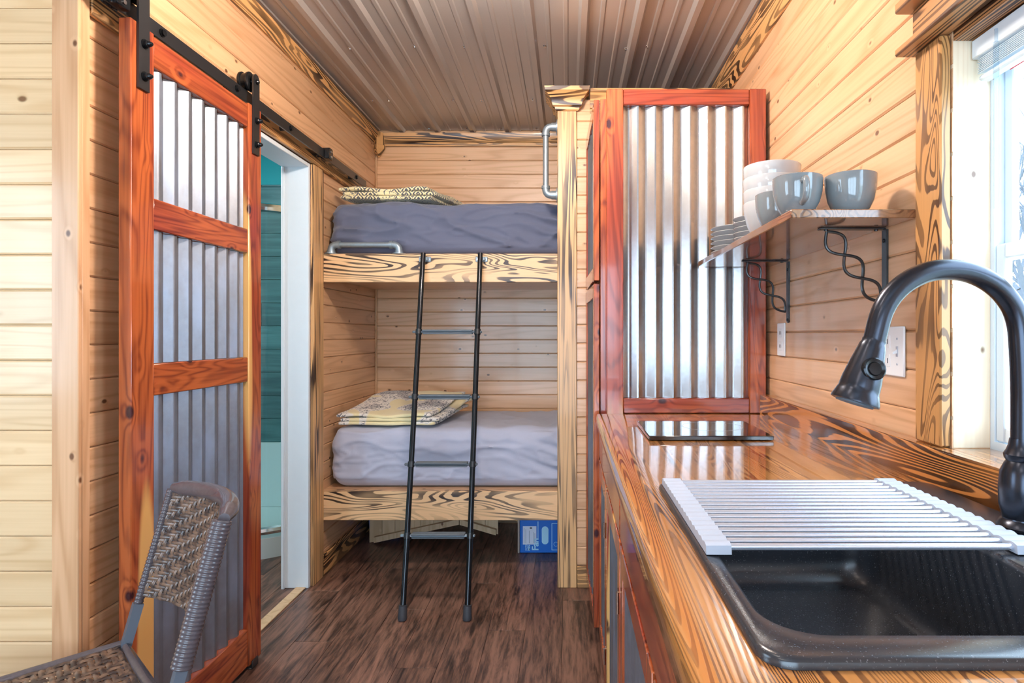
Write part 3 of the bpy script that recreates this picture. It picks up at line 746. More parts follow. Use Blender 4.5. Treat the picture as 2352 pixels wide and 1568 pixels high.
def folded_throw(name, org, sx, sy, layers, th, rot, mat, label, lift):
    mb = MB(); Mz = Matrix.Translation(Vector(org)) @ Matrix.Rotation(R(rot), 4, 'Z')
    z = 0
    for k in range(layers):
        ox = 0.012 * math.sin(k * 2.1); 
        def dp(p, n, k=k):
            u = (p.y) / sy
            back = lift * (0.5 - 0.5 * math.cos(math.pi * min(1, max(0, u)))) * (0.25 + 0.75 * (k + 1) / layers)
            rise = 0.012 * noise.noise(Vector((p.x * 6 + k, p.y * 6, k * 3.0))) * (k + 1) / layers
            skew = 0.10 * u
            return Vector((skew + 0.01 * noise.noise(Vector((p.y * 9, k * 5.0, 1))), 0.012 * noise.noise(Vector((p.x * 9, k * 4.0, 2))), back + rise)) 
        soft_box(mb, (ox, 0, z), (sx + ox * 2, sy, z + th), th * 0.48, (26, 26, 6), dp, Mz)
        z += th * 0.93
    # the rounded outer fold on the left
    o = mb.build(name, mat, org=org, angle=70); o['label'] = label; o['category'] = 'blanket'; o['group'] = 'folded throws on the bunks'
    return o
folded_throw('folded_blanket', (-1.195, 3.115, 0.748), 0.50, 0.50, 3, 0.021, 0, MAT['blanketlow'], 'folded yellow throw with navy print lying on the lower bunk', 0.075)
folded_throw('folded_blanket', (-1.19, 3.13, 1.925), 0.48, 0.48, 3, 0.022, 0, MAT['blankettop'], 'folded yellow throw with navy zigzag print on the upper bunk', 0.03)

# pipe guards --------------------------------------------------------
def pipe_elbow(mb, a, corner, b, r):
    a, c, b = Vector(a), Vector(corner), Vector(b); pts = []
    for k in range(9):
        t = k / 8; pts.append(a * (1 - t) ** 2 + c * 2 * t * (1 - t) + b * t * t)
    mb.tube(pts, r * 1.28, 12)
    for p, q in ((a, c), (b, c)):
        d = (p - q).normalized(); mb.tube([p - d * 0.002, p + d * 0.012], r * 1.5, 12)
    return mb
t = thing('pipe_guard', 'short galvanized pipe guard rail on the upper bunk front board', 'guard rail', (-1.04, 3.055, 1.628), 'galvanized pipe rails')
r = 0.014; xa, xb, yy, z0, zt = -1.205, -0.86, 3.055, 1.6285, 1.676
MB().tube([(xa + 0.045, yy, zt), (xb - 0.045, yy, zt)], r, 14).build('pipe', MAT['galvpipe'], t)
for xx, sg in ((xa, 1), (xb, -1)):
    m = MB(); pipe_elbow(m, (xx, yy, zt - 0.03), (xx, yy, zt), (xx + sg * 0.035, yy, zt), r); m.build('elbow', MAT['galvpipe'], t)
    m = MB(); m.lathe([(0.034, 0), (0.034, 0.004), (0.022, 0.006), (0.02, 0.018), (0.0, 0.018)], (xx, yy, z0), (0, 0, 1), 20).build('flange', MAT['galvpipe'], t)
t = thing('pipe_grab_bar', 'upright galvanized pipe grab bar fixed to the bunk post', 'grab bar', (-0.08, 2.955, 1.90), 'galvanized pipe rails')
xx, yy, z0, z1 = -0.110, 2.955, 1.905, 2.24
MB().tube([(xx, yy, z0 + 0.045), (xx, yy, z1 - 0.045)], r, 14).build('pipe', MAT['galvpipe'], t)
for zz, sg in ((z0, 1), (z1, -1)):
    m = MB(); pipe_elbow(m, (xx, yy, zz + sg * 0.033), (xx, yy, zz), (xx + 0.03, yy, zz), r); m.build('elbow', MAT['galvpipe'], t)
    m = MB(); m.lathe([(0.036, 0), (0.036, 0.004), (0.022, 0.006), (0.019, 0.03), (0.0, 0.03)], (-0.0525, yy, zz), (-1, 0, 0), 20).build('flange', MAT['galvpipe'], t)

# ladder -----------------------------------------------------------------
LT, LB = (3.000, 1.618), (2.563, 0.0)
def lad(z): return LB[0] + (LT[0] - LB[0]) * z / LT[1]
def lx(side, z):
    a = (-0.7076, -0.724) if side == 0 else (-0.431, -0.439)
    return a[0] + (a[1] - a[0]) * z / LT[1]
t = thing('bunk_ladder', 'black tubular ladder leaning on the upper bunk front board', 'ladder', (-0.57, 2.6, 0))
for sd in (0, 1):
    MB().tube([(lx(sd, z), lad(z), z) for z in (0.035, 0.8, 1.625)], 0.0125, 14).build('ladder_rail', MAT['blackgloss'], t)
    m = MB(); x0 = lx(sd, 0.0)
    m.lathe([(0.0, 0.001), (0.017, 0.001), (0.02, 0.01), (0.0185, 0.03), (0.0175, 0.06), (0.019, 0.062), (0.0, 0.064)], (x0, lad(0.0), 0), Vector((0, 0.2, 1)), 16).build('rubber_foot', MAT['rubber'], t)
    xs = lx(sd, 1.6); m = MB()
    m.box(xs - 0.028, xs + 0.034, DR - 0.006, DR - 0.0005, 1.585, 1.612, b=0.008); m.box(xs + 0.014, xs + 0.022, DR - 0.03, DR - 0.004, 1.59, 1.608, b=0.002)
    k = m.build('hook_bracket', MAT['galvpipe'], t)
    for dx in (-0.019, 0.026): MB().lathe([(0.005, 0), (0.004, 0.003), (0.0, 0.0035)], (xs + dx, DR - 0.006, 1.599), (0, -1, 0), 10).build('bracket_screw', MAT['chrome'], k)
for z in (1.2327, 0.928, 0.63, 0.333):
    y = lad(z); xa, xb = lx(0, z), lx(1, z)
    m = MB().box(xa - 0.03, xb + 0.022, y - 0.007, y + 0.007, z - 0.006, z + 0.006, b=0.003)
    k = m.build('rung', MAT['galvpipe'] if z < 0.4 else MAT['tread'], t)
    m = MB(); m.box(xa + 0.020, xb - 0.022, y - 0.019, y + 0.019, z + 0.003, z + 0.011, b=0.002); m.box(xa + 0.022, xb - 0.024, y - 0.014, y + 0.014, z - 0.011, z - 0.003, b=0.002)
    m.build('rung_tread', MAT['tread'], k)
    for xx in (xa, xb): MB().tube([(xx, lad(z - 0.012), z - 0.012), (xx, lad(z + 0.012), z + 0.012)], 0.0155, 14).build('rung_collar', MAT['black'], k)

# under the bunk ------------------------------------------------------------
def flat_text(body, size, M, mat, name, parent, spacing=1.0, bold=0.0):
    cu = bpy.data.curves.new(name, 'FONT'); cu.body = body; cu.size = size; cu.extrude = 0.0004; cu.offset = bold; cu.space_character = spacing
    ob = bpy.data.objects.new('tmp_text', cu); COL.objects.link(ob)
    dg = bpy.context.evaluated_depsgraph_get(); me = bpy.data.meshes.new_from_object(ob.evaluated_get(dg)); bpy.data.objects.remove(ob)
    me.transform(Matrix.Translation(-ANCH[parent.name]) @ M); me.materials.clear(); me.materials.append(mat); me.name = name
    o = bpy.data.objects.new(name, me); COL.objects.link(o); o.parent = parent; ANCH[o.name] = ANCH[parent.name]; return o
BD = 3.354
t = thing('fan_box', 'blue printed cardboard fan box standing under the lower bunk', 'box', (-0.10, 3.5, 0))
def b2(px, py): return P(px, py, BD)
bx_l, bx_r = b2(1194, 0).x, 0.10
Bx(bx_l, bx_r, BD, 3.66, 0.001, 0.262, b=0.003).build('box_body', MAT['boxblue'], t)
Bx(bx_l - 0.012, bx_l - 0.001, BD - 0.003, 3.66, 0.001, 0.262, b=0.002).build('box_flap', MAT['cardboard'], t)
def patch(name, px0, px1, py0, py1, mat, off=0.0015, parent=None):
    a, b = b2(px0, py1), b2(px1, py0); return Bx(a.x, b.x, BD - off, BD - 0.0002, a.z, b.z).build(name, mat, parent or t)
patch('shipping_label', 1201, 1232, 1208, 1250, MAT['label'])
for q, (a, b_) in enumerate(((1204, 1203.2), (1208, 1207.2), (1216, 1215), (1225, 1224.3), (1229, 1228))):
    patch('label_print', b_, a, 1212 + q * 3, 1247, MAT['greymetal'], 0.0018)
patch('label_print', 1217, 1222, 1210.5, 1213.5, MAT['black'], 0.0018)
patch('printed_line', 1235.0, 1236.6, 1197, 1238, MAT['boxlight'])
m = MB(); c = b2(1252, 1229); hw, hh = 0.019, 0.05
pts = [(c.x + (hw) * math.cos(R(a)), c.z + (hh - hw if a <= 180 else -(hh - hw)) + hw * math.sin(R(a))) for a in range(0, 361, 15) if a != 360]
m.prism(pts, 'Y', BD - 0.0016, BD - 0.0002); m.build('hand_hole', MAT['boxlight'], t)
fr = MB(); a, b_ = b2(1267, 1263), b2(1294, 1201)
fr.box(a.x, a.x + 0.003, BD - 0.0015, BD - 0.0002, a.z, b_.z); fr.box(a.x, b_.x, BD - 0.0015, BD - 0.0002, a.z, a.z + 0.003); fr.box(a.x, b_.x, BD - 0.0015, BD - 0.0002, b_.z - 0.003, b_.z); fr.build('picture_frame', MAT['boxlight'], t)
m = MB(); c = b2(1277, 1249); m.tube([(c.x + 0.012 * math.cos(R(a)), BD - 0.001, c.z + 0.012 * math.sin(R(a))) for a in range(0, 360, 20)], 0.0012, 5, closed=True); m.build('fan_drawing', MAT['boxlight'], t)
def rotM(px, py): return Matrix.Translation(b2(px, py) + Vector((0, -0.0012, 0))) @ Matrix.Rotation(R(90), 4, 'X') @ Matrix.Rotation(R(90), 4, 'Z')
flat_text('Fan', 0.052, rotM(1236.5, 1264), MAT['boxlight'], 'box_lettering', t, 0.95, 0.0012)
flat_text('MIS', 0.021, rotM(1217.5, 1264), MAT['boxlight'], 'box_lettering', t, 1.0, 0.0006)
flat_text('OUTD', 0.012, rotM(1210.0, 1264), MAT['boxlight'], 'box_lettering', t, 1.0, 0.0002)
# small blue crate edge far left under the bunk
t = thing('storage_tub', 'blue tub pushed far back under the left end of the lower bunk', 'tub', (-1.10, 3.76, 0))
m = MB(); ring_stack(m, [rrect(-1.20, -1.02, 3.62, 3.86, 0.02, 0.001), rrect(-1.215, -1.005, 3.605, 3.875, 0.025, 0.25)]); m.build('tub_body', MAT['boxblue'], t)
ring_stack(MB(), [rrect(-1.22, -1.0, 3.60, 3.88, 0.025, 0.2505), rrect(-1.22, -1.0, 3.60, 3.88, 0.025, 0.268)]).build('tub_rim', MAT['boxblue'], t)
# wooden panel with sloping braces
t = thing('wooden_panel', 'bare wooden board panel with two sloping braces under the lower bunk', 'panel', (-0.78, 3.5, 0))
PDp = 3.52; peak = (-0.635, 0.115)
def zb(x): return 0.001 + (peak[1] - 0.001) * (x + 1.165) / (peak[0] + 1.165) if x < peak[0] else peak[1] + (0.05 - peak[1]) * (x - peak[0]) / (-0.41 - peak[0])
xs = [-1.165 + 0.0755 * k for k in range(11)]; xs[-1] = -0.41
for a, b_ in zip(xs[:-1], xs[1:]):
    MB().prism([(a + 0.001, zb(a)), (b_ - 0.001, zb(b_)), (b_ - 0.001, 0.27), (a + 0.001, 0.27)], 'Y', PDp, PDp + 0.016).build('board', MAT['tabwood'], t)
def brace(x0, x1):
    MB().prism([(x0, zb(x0)), (x1, zb(x1)), (x1, zb(x1) + 0.032), (x0, zb(x0) + 0.032)], 'Y', PDp - 0.028, PDp - 0.001).build('brace', MAT['tabwood'], t)
brace(-1.13, peak[0]); brace(peak[0] + 0.004, -0.42)

# ================================================================== sliding barn door
XD = -1.16; D0, D1 = 1.594, 2.271
bd = thing('barn_door', 'red cedar sliding barn door with three corrugated metal panels', 'door', (XD - 0.017, (D0 + D1) / 2, 0.01))
for a, b_ in ((D0, 1.685), (2.184, D1)): Bx(XD - 0.035, XD, a, b_, 0.012, 2.063, b=0.003).build('stile', MAT['cedarZ'], bd)
for a, b_ in ((1.972, 2.058), (1.515, 1.603), (1.048, 1.138), (0.014, 0.15)): Bx(XD - 0.032, XD - 0.004, 1.686, 2.183, a, b_, b=0.003).build('cross_rail', MAT['cedarY'], bd)
for a, b_ in ((1.603, 1.972), (1.138, 1.515), (0.15, 1.048)):
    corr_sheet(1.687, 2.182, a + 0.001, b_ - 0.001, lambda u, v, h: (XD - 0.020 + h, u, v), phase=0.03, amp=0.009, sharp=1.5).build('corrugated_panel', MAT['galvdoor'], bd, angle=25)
for ys in (1.614, 2.203):
    m = MB(); y1 = ys + 0.042; zt = 2.182; xf = XD + 0.001
    poly = [(ys, 1.885), (y1, 1.885)] + [((ys + y1) / 2 + 0.021 * math.cos(R(a)), zt - 0.021 + 0.021 * math.sin(R(a))) for a in range(0, 181, 20)]
    m.prism(poly, 'X', xf, xf + 0.006); h = m.build('hanger_strap', MAT['black'], bd)
    for zz in (2.010, 1.922):
        MB().lathe([(0.013, 0), (0.013, 0.003), (0.010, 0.003), (0.010, 0.010), (0.008, 0.012), (0.0075, 0.017), (0.004, 0.022), (0.0, 0.023)], (xf + 0.006, (ys + y1) / 2, zz), (1, 0, 0), 14).build('hanger_bolt', MAT['blackgloss'], h)
    yc = (ys + y1) / 2; zc = 2.154
    MB().lathe([(0.0, -0.022), (0.032, -0.022), (0.036, -0.018), (0.036, -0.012), (0.031, -0.009), (0.031, 0.006), (0.036, 0.009), (0.036, 0.015), (0.032, 0.018), (0.0, 0.018)], (-1.189, yc, zc), (1, 0, 0), 28).build('wheel', MAT['blackgloss'], h)
    MB().lathe([(0.009, -0.02), (0.009, 0.008), (0.006, 0.011), (0, 0.011)], (xf + 0.004, yc, zc), (1, 0, 0), 12).build('wheel_axle', MAT['blackgloss'], h)
tr = thing('door_track', 'black steel sliding door track mounted above the bathroom doorway', 'track', (-1.19, 2.5, 2.07))
Bx(-1.193, -1.186, 1.40, 3.53, 2.078, 2.121, b=0.001).build('track_bar', MAT['black'], tr)
for y in (1.754, 2.150, 2.566, 2.95, 3.365):
    MB().lathe([(0.012, 0), (0.012, 0.003), (0.009, 0.003), (0.009, 0.009), (0.0, 0.009)], (-1.186, y, 2.10), (1, 0, 0), 12).build('track_bolt', MAT['blackgloss'], tr)
    MB().lathe([(0.011, 0), (0.011, 0.036), (0, 0.036)], (-1.2295, y, 2.10), (1, 0, 0), 12).build('spacer', MAT['black'], tr)
for y in (1.545, 2.917):
    s_ = MB(); s_.box(-1.185, -1.160, y, y + 0.05, 2.075, 2.128, b=0.003); s_.box(-1.204, -1.194, y, y + 0.05, 2.075, 2.128, b=0.003); s_.box(-1.204, -1.160, y + 0.008, y + 0.042, 2.122, 2.130, b=0.002)
    k = s_.build('track_stop', MAT['blackgloss'], tr)
    for zz in (2.088, 2.113): MB().lathe([(0.006, 0), (0.006, 0.003), (0, 0.0035)], (-1.16, y + 0.025, zz), (1, 0, 0), 10).build('stop_screw', MAT['chrome'], k)
g_ = MB().box(-1.155, -1.15, 2.19, 2.23, 0.0, 0.03, b=0.001); g_.box(-1.20, -1.15, 2.19, 2.23, 0.0, 0.004, b=0.001); g_.box(-1.205, -1.20, 2.19, 2.23, 0.0, 0.03, b=0.001)
g_.build('floor_guide', MAT['black'], label='small black floor guide under the sliding barn door', category='door guide')

# ================================================================== pantry cabinet
DP = 2.313
pc = thing('pantry_cabinet', 'tall cedar pantry cabinet with corrugated metal side beside the counter', 'cabinet', (0.45, 2.6, 0))
m = MB().box(0.150, 0.774, DP + 0.034, 2.885, 0.002, 2.150, b=0.002); m.build('cabinet_body', MAT['cedarZ'], pc)
Bx(0.148, 0.213, DP, DP + 0.033, 0.002, 2.167, b=0.003).build('side_stile', MAT['cedarZ'], pc)
Bx(0.699, 0.763, DP, DP + 0.033, 0.9165, 2.167, b=0.003).build('side_stile', MAT['cedarZ'], pc)
Bx(0.2135, 0.6985, DP + 0.001, DP + 0.033, 2.105, 2.166, b=0.003).build('side_rail', MAT['cedarX'], pc)
Bx(0.2135, 0.6985, DP + 0.001, DP + 0.033, 0.9165, 0.974, b=0.003).build('side_rail', MAT['cedarX'], pc)
corr_sheet(0.2135, 0.6985, 0.975, 2.104, lambda u, v, h: (u, DP + 0.019 - h, v), phase=0.012).build('corrugated_panel', MAT['galvpanel'], pc, angle=25)
Bx(0.127, 0.1495, 2.362, 2.884, 0.07, 2.145, b=0.001).build('face_frame', MAT['cedarZ'], pc)
def cab_door(x_face, d0, d1, z0, z1, ang, parent, matp, hinge_near=True):
    Mx = Matrix.Translation((x_face, d0, 0)) @ Matrix.Rotation(R(ang), 4, 'Z') @ Matrix.Translation((-x_face, -d0, 0))
    m = MB(); m.M = Mx; th_ = 0.022; w_ = 0.055
    m.box(x_face, x_face + th_, d0, d0 + w_, z0, z1, b=0.002); m.box(x_face, x_face + th_, d1 - w_, d1, z0, z1, b=0.002)
    m.box(x_face, x_face + th_, d0 + w_, d1 - w_, z1 - w_, z1, b=0.002); m.box(x_face, x_face + th_, d0 + w_, d1 - w_, z0, z0 + w_, b=0.002)
    d = m.build('cabinet_door', MAT['cedarZ'], parent)
    q = corr_sheet(d0 + w_, d1 - w_, z0 + w_, z1 - w_, lambda u, v, h: Mx @ Vector((x_face + 0.011 - h, u, v)), amp=0.006)
    q.build('corrugated_panel', matp, d, angle=25)
    return d
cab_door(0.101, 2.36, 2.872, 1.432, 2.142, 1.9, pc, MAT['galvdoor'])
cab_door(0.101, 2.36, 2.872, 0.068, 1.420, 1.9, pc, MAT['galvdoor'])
# ================================================================== kitchen counter
CX, CZ, CN = 0.108, 0.915, 0.25
SX0, SX1, SD0, SD1 = 0.178, 0.722, 0.545, 1.208
ct = thing('countertop', 'glossy charred wood countertop with backsplash below the window', 'countertop', (0.44, 1.3, 0.87))
m = MB(); h0, h1, k0, k1 = SX0 + 0.02, SX1 - 0.02, SD0 + 0.02, SD1 - 0.02
def q4(x0, x1, y0, y1, z): return [(x0, y0, z), (x1, y0, z), (x1, y1, z), (x0, y1, z)]
ring_stack(m, [q4(h0, h1, k0, k1, 0.866), q4(CX + 0.006, 0.7365, CN, DP - 0.001, 0.866), q4(CX, 0.7365, CN, DP - 0.001, 0.874), q4(CX, 0.7365, CN, DP - 0.001, 0.905), q4(CX + 0.003, 0.7365, CN, DP - 0.001, 0.912), q4(CX + 0.010, 0.7365, CN, DP - 0.001, CZ), q4(h0, h1, k0, k1, CZ), q4(h0, h1, k0, k1, 0.866)], False, False)
m.build('worktop', MAT['counter'], ct)
Bx(0.737, 0.7745, CN, DP - 0.001, 0.875, 0.990, b=0.003).build('backsplash', MAT['splash'], ct)
bc = thing('base_cabinet', 'cedar base cabinet under the counter with corrugated metal doors', 'cabinet', (0.44, 1.3, 0))
Bx(0.142, 0.77, CN + 0.02, DP - 0.002, 0.07, 0.735).build('cabinet_body', MAT['cedarY'], bc)
Bx(0.20, 0.77, CN + 0.02, DP - 0.002, 0.002, 0.07).build('toe_kick', MAT['cedarY'], bc)
XF = 0.118
for a, b_ in ((1.385, 2.290), (0.30, 1.365)):
    Bx(XF, XF + 0.022, a, b_, 0.756, 0.862, b=0.003).build('drawer_front', MAT['cedarY'], bc)
    Bx(XF + 0.0225, 0.74 if a < 1 else 0.6, a + 0.02, min(b_, 2.28) - 0.02, 0.74, 0.745).build('drawer_bottom', MAT['pineY'], bc)
Bx(0.141, 0.1495, CN + 0.02, DP - 0.002, 0.736, 0.864).build('drawer_rail', MAT['cedarY'], bc)
for a, b_ in ((1.90, 2.295), (1.385, 1.885), (0.85, 1.365), (0.30, 0.835)):
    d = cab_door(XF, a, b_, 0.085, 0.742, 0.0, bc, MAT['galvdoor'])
    for zz in (0.60, 0.20): MB().tube([(XF - 0.003, a + 0.004, zz - 0.025), (XF - 0.003, a + 0.004, zz + 0.025)], 0.004, 8).build('hinge', MAT['chrome'], d)

# sink ----------------------------------------------------------------------
sk = thing('kitchen_sink', 'black granite composite drop-in sink set in the wood counter', 'sink', (0.45, 0.88, 0.75))
bx0_, bx1_, by0, by1 = 0.203, 0.578, 0.594, 1.150
rings = [rrect(SX0, SX1, SD0, SD1, 0.032, 0.9152), rrect(SX0, SX1, SD0, SD1, 0.032, 0.921), rrect(SX0 + .002, SX1 - .002, SD0 + .002, SD1 - .002, 0.031, 0.9245), rrect(SX0 + .006, SX1 - .006, SD0 + .006, SD1 - .006, 0.029, 0.926),
         rrect(bx0_ - .004, bx1_ + .004, by0 - .004, by1 + .004, 0.062, 0.9245), rrect(bx0_, bx1_, by0, by1, 0.060, 0.922), rrect(bx0_ + .003, bx1_ - .003, by0 + .003, by1 - .003, 0.058, 0.916),
         rrect(bx0_ + .012, bx1_ - .012, by0 + .012, by1 - .012, 0.052, 0.80), rrect(bx0_ + .016, bx1_ - .016, by0 + .016, by1 - .016, 0.050, 0.775), rrect(bx0_ + .026, bx1_ - .026, by0 + .026, by1 - .026, 0.045, 0.760),
         rrect(bx0_ + .045, bx1_ - .045, by0 + .045, by1 - .045, 0.035, 0.754)]
m = MB(); ring_stack(m, rings, cap0=False); m.build('sink_basin', MAT['sink'], sk, angle=60)
cxk, cyk = (bx0_ + bx1_) / 2, (by0 + by1) / 2
MB().lathe([(0.055, 0.0), (0.055, 0.003), (0.048, 0.004), (0.04, 0.001), (0.0, 0.001)], (cxk, cyk, 0.7542), seg=28).build('drain', MAT['bronze'], sk)
# roll-up rack -----------------------------------------------------------------
rk = thing('drying_rack', 'roll-up steel tube drying rack laid across the sink', 'drying rack', (0.4, 0.98, 0.927))
NR = 17; ya, yb = 0.812, 1.166; xa, xb = 0.184, 0.633; zr = 0.9335
tm = MB().tube([(xa + 0.01, 0, 0), (xb - 0.01, 0, 0)], 0.0046, 14).mesh('rack_tube', MAT['steel'])
for k in range(NR):
    o = bpy.data.objects.new('rack_tube', tm); COL.objects.link(o); o.parent = rk; o.location = Vector((0, ya + (yb - ya) * k / (NR - 1), zr)) - ANCH[rk.name]
for x0, x1 in ((xa, xa + 0.034), (xb - 0.034, xb)):
    n = NR * 8; prof = []
    for k in range(n + 1):
        y = ya - 0.010 + (yb - ya + 0.02) * k / n
        prof.append((y, zr + 0.0045 + 0.0028 * abs(math.cos(math.pi * (y - ya) / ((yb - ya) / (NR - 1))))))
    prof = [(ya - 0.012, zr - 0.0065)] + prof + [(yb + 0.012, zr - 0.0065)]
    MB().prism(prof, 'X', x0, x1).build('end_strip', MAT['silicone'], rk, angle=25)
# faucet --------------------------------------------------------------------------
FX, FD = 0.689, 0.911
fc = thing('kitchen_faucet', 'tall dark bronze gooseneck faucet with pull-down spray head', 'faucet', (FX, FD, 0.926))
MB().lathe([(0.033, 0), (0.034, 0.004), (0.031, 0.010), (0.026, 0.014), (0.025, 0.020)], (FX, FD, 0.9265), seg=28).build('faucet_base', MAT['bronze'], fc)
MB().lathe([(0.026, 0.016), (0.0305, 0.035), (0.031, 0.06), (0.029, 0.085), (0.0235, 0.098), (0.021, 0.102), (0.0235, 0.106), (0.0245, 0.112), (0.021, 0.118), (0.018, 0.126), (0.0165, 0.136)], (FX, FD, 0.9265), seg=28).build('faucet_body', MAT['bronze'], fc)
m = MB(); m.tube(bez([(FX + 0.028, FD - 0.004, 0.985), (FX + 0.045, FD - 0.006, 0.99), (FX + 0.058, FD - 0.008, 1.01), (FX + 0.063, FD - 0.01, 1.05)], 6), 0.006, 10); m.build('faucet_handle', MAT['bronze'], fc)
path = [(2349, 1045), (2349, 900), (2345, 800), (2339, 742), (2322, 698), (2286, 657), (2236, 629), (2180, 619), (2120, 628), (2064, 662), (2028, 712), (2008, 782)]
path3 = [P(px, py, FD - 0.0006 * (2349 - px) * 0.12) for px, py in path]
path3[0].x = FX; path3[1].x = FX
MB().tube(bez(path3, 8), 0.0155, 20).build('gooseneck', MAT['bronze'], fc)
tip = path3[-1]; dirv = (path3[-1] - path3[-2]).normalized(); dirv = (dirv + Vector((-0.08, 0, -0.15))).normalized()
MB().lathe([(0.0, -0.001), (0.0165, -0.001), (0.0165, 0.004), (0.0185, 0.008), (0.0195, 0.014), (0.0235, 0.035), (0.0275, 0.06), (0.0285, 0.072), (0.0285, 0.076), (0.030, 0.080), (0.034, 0.092), (0.034, 0.095), (0.03, 0.096), (0.0, 0.0945)], tip, dirv, 28).build('spray_head', MAT['bronze'], fc)
side = Vector((0, -1, 0)); side = (side - dirv * side.dot(dirv)).normalized()
bp = tip + dirv * 0.043 + side * 0.0262
MB().lathe([(0.0, -0.006), (0.0165, -0.006), (0.0165, 0.0012), (0.0145, 0.0025), (0.010, 0.0012), (0.009, 0.003), (0.0, 0.0036)], bp, side + dirv * -0.12, 24).build('spray_button', MAT['blackgloss'], fc)
MB().lathe([(0.0, 0.0955), (0.027, 0.0955), (0.026, 0.098), (0.0, 0.098)], tip, dirv, 24).build('spray_face', MAT['tread'], fc)
# cooktop -----------------------------------------------------------------------------
ck = thing('cooktop', 'black glass portable induction cooktop on the far end of the counter', 'cooktop', (0.41, 1.87, 0.915))
Bx(0.231, 0.590, 1.72, 2.03, 0.917, 0.930, b=0.002).build('cooktop_glass', MAT['cooktop'], ck)
m = MB(); 
for x in (0.26, 0.56):
    for y in (1.75, 2.0): m.lathe([(0.012, 0), (0.012, 0.0018)], (x, y, 0.9152), seg=12)
m.build('cooktop_feet', MAT['rubber'], ck)
def annulus(mb, c, r0, r1, n=48):
    vs = [(c[0] + r * math.cos(2 * math.pi * k / n), c[1] + r * math.sin(2 * math.pi * k / n), c[2]) for r in (r0, r1) for k in range(n)]
    return mb.add(vs, [(k, (k + 1) % n, n + (k + 1) % n, n + k) for k in range(n)])
m = MB(); annulus(m, (0.455, 1.90, 0.9302), 0.092, 0.094); m.build('burner_ring', MAT['ring'], ck)

# ================================================================== shelf and dishes
ZS = 1.501
sf = Bx(0.500, 0.7795, 1.346, DP - 0.002, 1.481, ZS, b=0.002).build('wall_shelf', MAT['shelf'], label='dark stained wood wall shelf holding white and grey dishes', category='shelf')
def bracket(y, label):
    t = thing('shelf_bracket', label, 'bracket', (0.775, y, 1.26), 'scroll shelf brackets')
    m = MB().box(0.615, 0.774, y - 0.011, y + 0.011, 1.4765, 1.4806, b=0.001); m.build('top_bar', MAT['black'], t)
    m = MB(); poly = [(y - 0.011, 1.4765), (y - 0.011, 1.272)] + [(y + 0.011 * math.cos(R(a)), 1.272 + 0.011 * math.sin(R(a))) for a in range(200, 341, 20)] + [(y + 0.011, 1.272), (y + 0.011, 1.4765)]
    m.prism(poly, 'X', 0.7745, 0.7795); m.build('wall_bar', MAT['black'], t)
    a = Vector((0.638, y, 1.474)); b_ = Vector((0.770, y, 1.302)); ax_ = (b_ - a); pn = Vector((ax_.z, 0, -ax_.x)).normalized()
    for s_ in (-1, 1):
        pts = []
        for k in range(49):
            u = k / 48; env = 0.026 * (1 - 0.25 * u)
            pts.append(a + ax_ * u + pn * (s_ * env * math.sin(3 * math.pi * u) + 0.004) + Vector((0, s_ * 0.0028 * math.cos(3 * math.pi * u), 0)))
        MB().tube(pts, 0.0038, 8).build('twisted_rod', MAT['black'], t)
    for x in (0.632, 0.755): MB().lathe([(0.005, 0), (0.0045, 0.003), (0, 0.0035)], (x, y, 1.4765), (0, 0, -1), 10).build('bracket_screw', MAT['blackgloss'], t)
    for z in (1.45, 1.272): MB().lathe([(0.005, 0), (0.0045, 0.003), (0, 0.0035)], (0.7745, y, z), (-1, 0, 0), 10).build('bracket_screw', MAT['blackgloss'], t)
bracket(1.473, 'black twisted scroll bracket under the shelf end nearest the faucet')
bracket(2.122, 'black twisted scroll bracket under the shelf end beside the pantry')
def mug(x, y, hang, label, h=0.097, r=0.058):
    t = thing('grey_mug', label, 'mug', (x, y, ZS), 'large grey mugs on the shelf')
    pr = [(0.0, 0.0005), (r * .52, 0.0005), (r * .55, 0.004), (r * .72, h * .16), (r * .88, h * .36), (r * .97, h * .62), (r, h * .88), (r, h * .985), (r - .002, h), (r - .004, h * .985), (r * .92, h * .6), (r * .8, h * .35), (r * .5, h * .12), (0, h * .09)]
    MB().lathe(pr, (x, y, ZS), seg=40).build('cup', MAT['ceramicg'], t)
    d = Vector((math.cos(R(hang)), math.sin(R(hang)), 0)); c = Vector((x, y, ZS))
    pts = bez([c + d * (r * .96) + Vector((0, 0, h * .80)), c + d * (r + .022) + Vector((0, 0, h * .78)), c + d * (r + .030) + Vector((0, 0, h * .58)), c + d * (r + .022) + Vector((0, 0, h * .36)), c + d * (r * .85) + Vector((0, 0, h * .28))], 6)
    MB().tube(pts, 0.0075, 12).build('handle', MAT['ceramicg'], t)
mug(0.673, 1.432, 75, 'grey ceramic mug standing nearest the window on the shelf')
mug(0.554, 1.452, 262, 'grey ceramic mug with its handle facing out, second from the window')
mug(0.566, 1.625, 100, 'grey ceramic mug half hidden beside the white bowls')
for k in range(4):
    lab = ['white ceramic bowl at the bottom of the bowl stack', 'white ceramic bowl second from the bottom of its stack', 'white ceramic bowl second from the top of its stack', 'white ceramic bowl on top of the bowl stack'][k]
    z = ZS + 0.0005 + k * 0.0365; r, h = 0.084, 0.112; x, y = 0.612, 1.805
    pr = [(0.0, 0.0), (r * .50, 0.0), (r * .52, 0.005), (r * .68, h * .14), (r * .86, h * .40), (r * .96, h * .70), (r, h * .97), (r - .002, h), (r - .005, h * .97), (r * .89, h * .70), (r * .78, h * .42), (r * .55, h * .2), (0, h * .16)]
    o = MB().lathe(pr, (x + 0.0015 * math.sin(k * 3), y + 0.001 * k, z), seg=44).build('cereal_bowl', MAT['ceramicw'], label=lab, category='bowl', group='stacked white bowls on the shelf')
